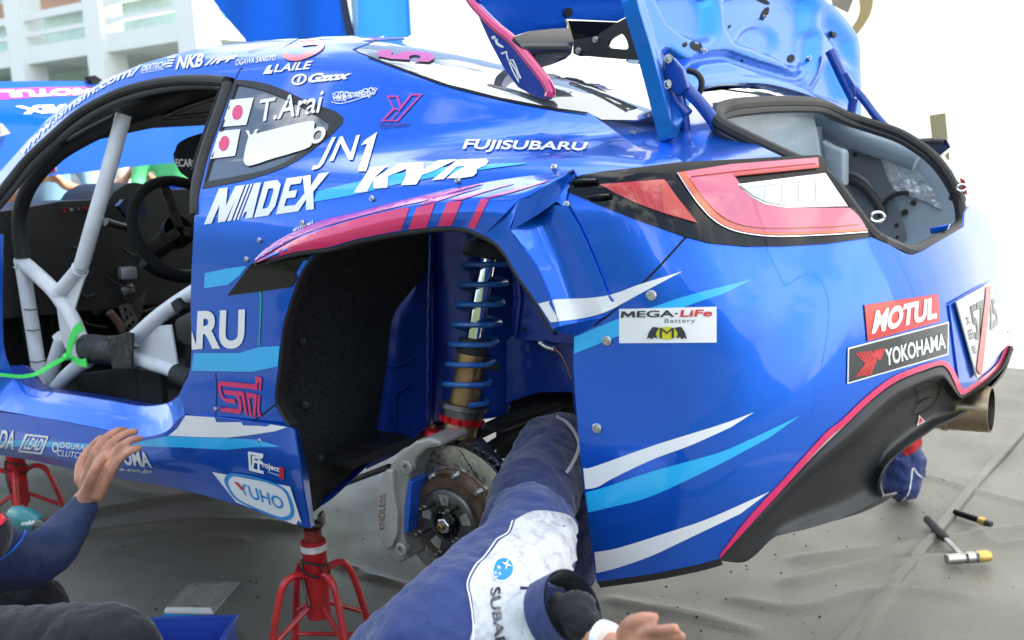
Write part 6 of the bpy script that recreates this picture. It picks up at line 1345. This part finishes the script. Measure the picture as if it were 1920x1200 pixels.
for i in range(N_):
    for j in range(N_):
        u, v = i/(N_-1), j/(N_-1); p = (q4[0]*(1-u)+q4[1]*u)*(1-v)+(q4[3]*(1-u)+q4[2]*u)*v
        P.append(p+np.array([0, 0, .004+.010*math.sin(u*math.pi)*math.sin(v*math.pi)+.0035*math.sin(u*17+v*9)*math.sin(v*13)+rng.normal(0, .0006)]))
mk('film', P, [(i*N_+j, (i+1)*N_+j, (i+1)*N_+j+1, i*N_+j+1) for i in range(N_-1) for j in range(N_-1)], PB, pb)
for a, b in ((0, 3), (1, 2), (3, 2)): MB().tube(cr(np.array([q4[a]+[0, 0, .006], (q4[a]+q4[b])/2+[0, 0, .009], q4[b]+[0, 0, .006]]), 5), .0012, 5).build('film_seam', PB, pb)
hs = onz([(305, 1152), (400, 1155), (396, 1167), (303, 1164)], ZG+.012); MB().prism(hs, (0, 0, .002)).build('header_strip', mat('header_blue', (.01, .25, .62), .35, 0, .3), pb)
wf = onz([(312, 1142), (395, 1143), (400, 1152), (308, 1150)], ZG+.010); MB().prism(wf, (0, 0, .006)).build('white_insert', PAPER, pb)
# blue parts crate at the mechanic's knee
tc_ = onz([(330, 1262)], ZG)[0]; cr8 = thing('parts_crate', 'low translucent blue plastic crate beside the black-trousered knee', 'crate', tuple(tc_))
CB = mat('crate_blue', (.03, .08, .42), .35, 0, .2, bump=(30, .15, .005)); yv = Matrix.Rotation(.6, 3, 'Z')
for dx, dy, sx, sy in ((.11, 0, .006, .30), (-.11, 0, .006, .30), (0, .15, .22, .006), (0, -.15, .22, .006)): MB().box(tc_+np.array(yv @ Vector((dx, dy, .035))), (sx, sy, .07), yv, .002).build('crate_side', CB, cr8)
MB().box(tc_+np.array([0, 0, .006]), (.22, .30, .006), yv).build('crate_base', CB, cr8)
for dx, dy, sx, sy in ((.113, 0, .014, .31), (-.113, 0, .014, .31), (0, .153, .23, .014), (0, -.153, .23, .014)): MB().box(tc_+np.array(yv @ Vector((dx, dy, .071))), (sx, sy, .006), yv, .002).build('crate_rim', CB, cr8)
# cordless tool in the mechanic's lap
TEAL = mat('tool_teal', (.01, .16, .17), .4, 0, .2); dc = o1((50, 975), 1.0)
dr = thing('cordless_driver', 'teal cordless impact driver beside the reaching mechanic', 'power tool', tuple(dc))
db = fused('tool_body', [[(dc+np.array([.05, 0, .0]), (.030, .026)), (dc, (.032, .030)), (dc+np.array([-.045, 0, -.004]), (.026, .024))], [(dc+np.array([.02, 0, -.02]), .022), (dc+np.array([.03, 0, -.10]), .020)]], TEAL, dr, .006, 4)
MB().box(dc+np.array([.03, 0, -.14]), (.10, .07, .05), None, .01).build('battery', BLACKIN, dr)
MB().lathe(dc+np.array([-.05, 0, -.004]), (-1, 0, 0), [(0, .02), (.03, .014), (.05, .008), (.05, 0)], 16).build('chuck', DKSTEEL, dr)
text('tool_lettering', 'makita', [(40, 977), (71, 974), (71, 982), (40, 986)], WHITE, db, .02, .15, .001, surf_of(db))
# green strap tied round the cage joint
GS = mat('green_strap', (.06, .75, .12), .55, 0, .2); s0 = o1((140, 645), .70)
gs_ = thing('green_strap', 'bright green strap tied round the white cage joint, tail hanging over the sill', 'strap', tuple(s0))
def ribbon(nm, px, y, w, par):
    P = cr(ony(px, y), 6); n = len(P); T = np.gradient(P, axis=0); T /= np.linalg.norm(T, axis=1, keepdims=True); B = np.cross(T, [0, 1, 0]); B /= np.linalg.norm(B, axis=1, keepdims=True)
    W_ = cr(np.array([[q] for q in w]), 6); A = np.r_[P-B*W_/2, P+B*W_/2]; A = np.r_[A, A-np.array([0, .002, 0])]
    return fixn(mk(nm, A, [(i, i+1, n+i+1, n+i) for i in range(n-1)]+[(2*n+i, 3*n+i, 3*n+i+1, 2*n+i+1) for i in range(n-1)], GS, par))
ribbon('strap_loop', [(153, 612), (142, 620), (133, 640), (126, 668)], .705, [.028, .026, .024, .018], gs_)
ribbon('strap_loop', [(124, 668), (138, 674), (150, 680), (162, 680)], .706, [.014, .016, .020, .024], gs_)
ribbon('strap_tail', [(128, 668), (100, 682), (70, 700), (40, 706), (0, 703), (-40, 702)], [.71, .73, .76, .79, .81, .82], [.010, .014, .012, .010, .010, .010], gs_)
MB().tube(ony([(121, 666), (126, 671), (131, 667)], .712), .008, 8).build('strap_knot', GS, gs_)

# ------------------------------------------------------------------ dark slope added out of view behind the camera, to darken paint reflections
HX = np.linspace(-45, 45, 61); Pm = []
for j, (dy, hh) in enumerate(((13, 0), (16, 3.6), (22, 6.0), (34, 8.5), (60, 10))):
    for i, x in enumerate(HX): Pm.append((x, dy+1.2*math.sin(x*.31+j), ZG-.03+hh*(1+.16*math.sin(x*.5+j*1.7)+.12*math.sin(x*1.3+j))))
struct(mk('added_dark_slope', Pm, [(j*61+i, j*61+i+1, (j+1)*61+i+1, (j+1)*61+i) for j in range(4) for i in range(60)], mat('slope_green', (.035, .055, .025), .9, bump=(3, 1., .4), var=.5, vscale=1.2)))
# welded seam strips of the ground sheet
def seam(px, w=.032):
    L = cr(onz(px, ZG), 10); T_ = np.gradient(L, axis=0); T_ /= np.linalg.norm(T_, axis=1, keepdims=True); B_2 = np.cross(T_, [0, 0, 1]); n = len(L); up = np.array([0, 0, .012])
    rowsS = [L-B_2*w*.5+[0, 0, .002], L-B_2*w*.42+up, L+B_2*w*.42+up*.8, L+B_2*w*.5+[0, 0, .002]]
    A = np.concatenate(rowsS); o = mk('sheet_seam', A, [(r*n+i, r*n+i+1, (r+1)*n+i+1, (r+1)*n+i) for r in range(3) for i in range(n-1)], TARP, bpy.data.objects['ground_sheet'], True, 25); fixn(o)
seam([(1560, 1235), (1640, 1140), (1740, 1020), (1830, 908), (1925, 800)])
seam([(150, 905), (330, 935), (480, 960), (620, 1050), (760, 1110)], .03) if False else None

# ------------------------------------------------------------------ the rest of the car: boot box, front wing and nose, right flank
MB().box((-.325, 0, .80), (.012, 1.12, .44)).build('boot_front_panel', BOOT, car)
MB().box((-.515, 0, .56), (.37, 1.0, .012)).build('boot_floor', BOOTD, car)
def side_patch(name, x0, x1, z0, z1, m, sg=1, nx=36, nz=20, cut=None):
    xs = np.linspace(x0, x1, nx); zs = np.linspace(z0, z1, nz); XZ = np.array([(x, z) for x in xs for z in zs]); yy = np.linspace(1.0, .3, 160)
    Q = np.zeros((len(XZ), 160, 3)); Q[..., 0] = XZ[:, :1]; Q[..., 1] = yy; Q[..., 2] = XZ[:, 1:]; i = (body_g(Q) < 0).argmax(1); a = yy[np.maximum(i-1, 0)]; b = yy[i]
    for _ in range(16):
        c = (a+b)/2; o = body_g(np.c_[XZ[:, 0], c, XZ[:, 1]]) > 0; a = np.where(o, c, a); b = np.where(o, b, c)
    P = np.c_[XZ[:, 0], b, XZ[:, 1]]; N = grad_g(P); T = []
    for i in range(nx-1):
        for j in range(nz-1):
            k = i*nz+j; q = P[[k, k+nz, k+nz+1, k+1]].mean(0)
            if cut is not None and cut(q): continue
            T += [(k, k+nz, k+nz+1), (k, k+nz+1, k+1)]
    P = P*[1, sg, 1]; N = N*[1, sg, 1]; T = np.array(T); fn = np.cross(P[T[0, 1]]-P[T[0, 0]], P[T[0, 2]]-P[T[0, 0]])
    if fn@N[T[0, 0]] < 0: T = T[:, ::-1]
    return shell(name, P, N, T, m, car, .004)
warch = lambda c: (lambda q: (q[0]-c)**2+(q[2]-.31)**2 < .36**2)
side_patch('front_wing', 1.90, 3.25, .24, .90, BLUE, 1, 44, 24, warch(2.575))
side_patch('front_wing', 1.90, 3.25, .24, .90, BLUE, -1, 44, 24, warch(2.575))
side_patch('right_flank', -.45, 1.90, .22, .90, BLUE, -1, 50, 22, warch(0))
MB().box((3.22, 0, .50), (.10, 1.55, .46), None, .05).build('front_bumper', BLUE, car)
MB().box((2.55, 0, .62), (1.15, 1.30, .24), None, .03).build('engine_bay', BLACKIN, car)
for sg in (-1, 1):
    wc = (2.575, sg*.74, .16); tw = MB().lathe(wc, (0, sg, 0), [(-.10, .20), (-.10, .29), (-.07, .315), (.06, .315), (.085, .29), (.085, .235)], 40).build('front_wheel', RUBBER, car)
    MB().lathe(wc, (0, sg, 0), [(.08, .235), (.06, .22), (.02, .20), (.03, .06), (.05, .05), (.05, 0)], 30).build('wheel_rim', mat('rim_gold', (.35, .26, .12), .4, .7), tw)
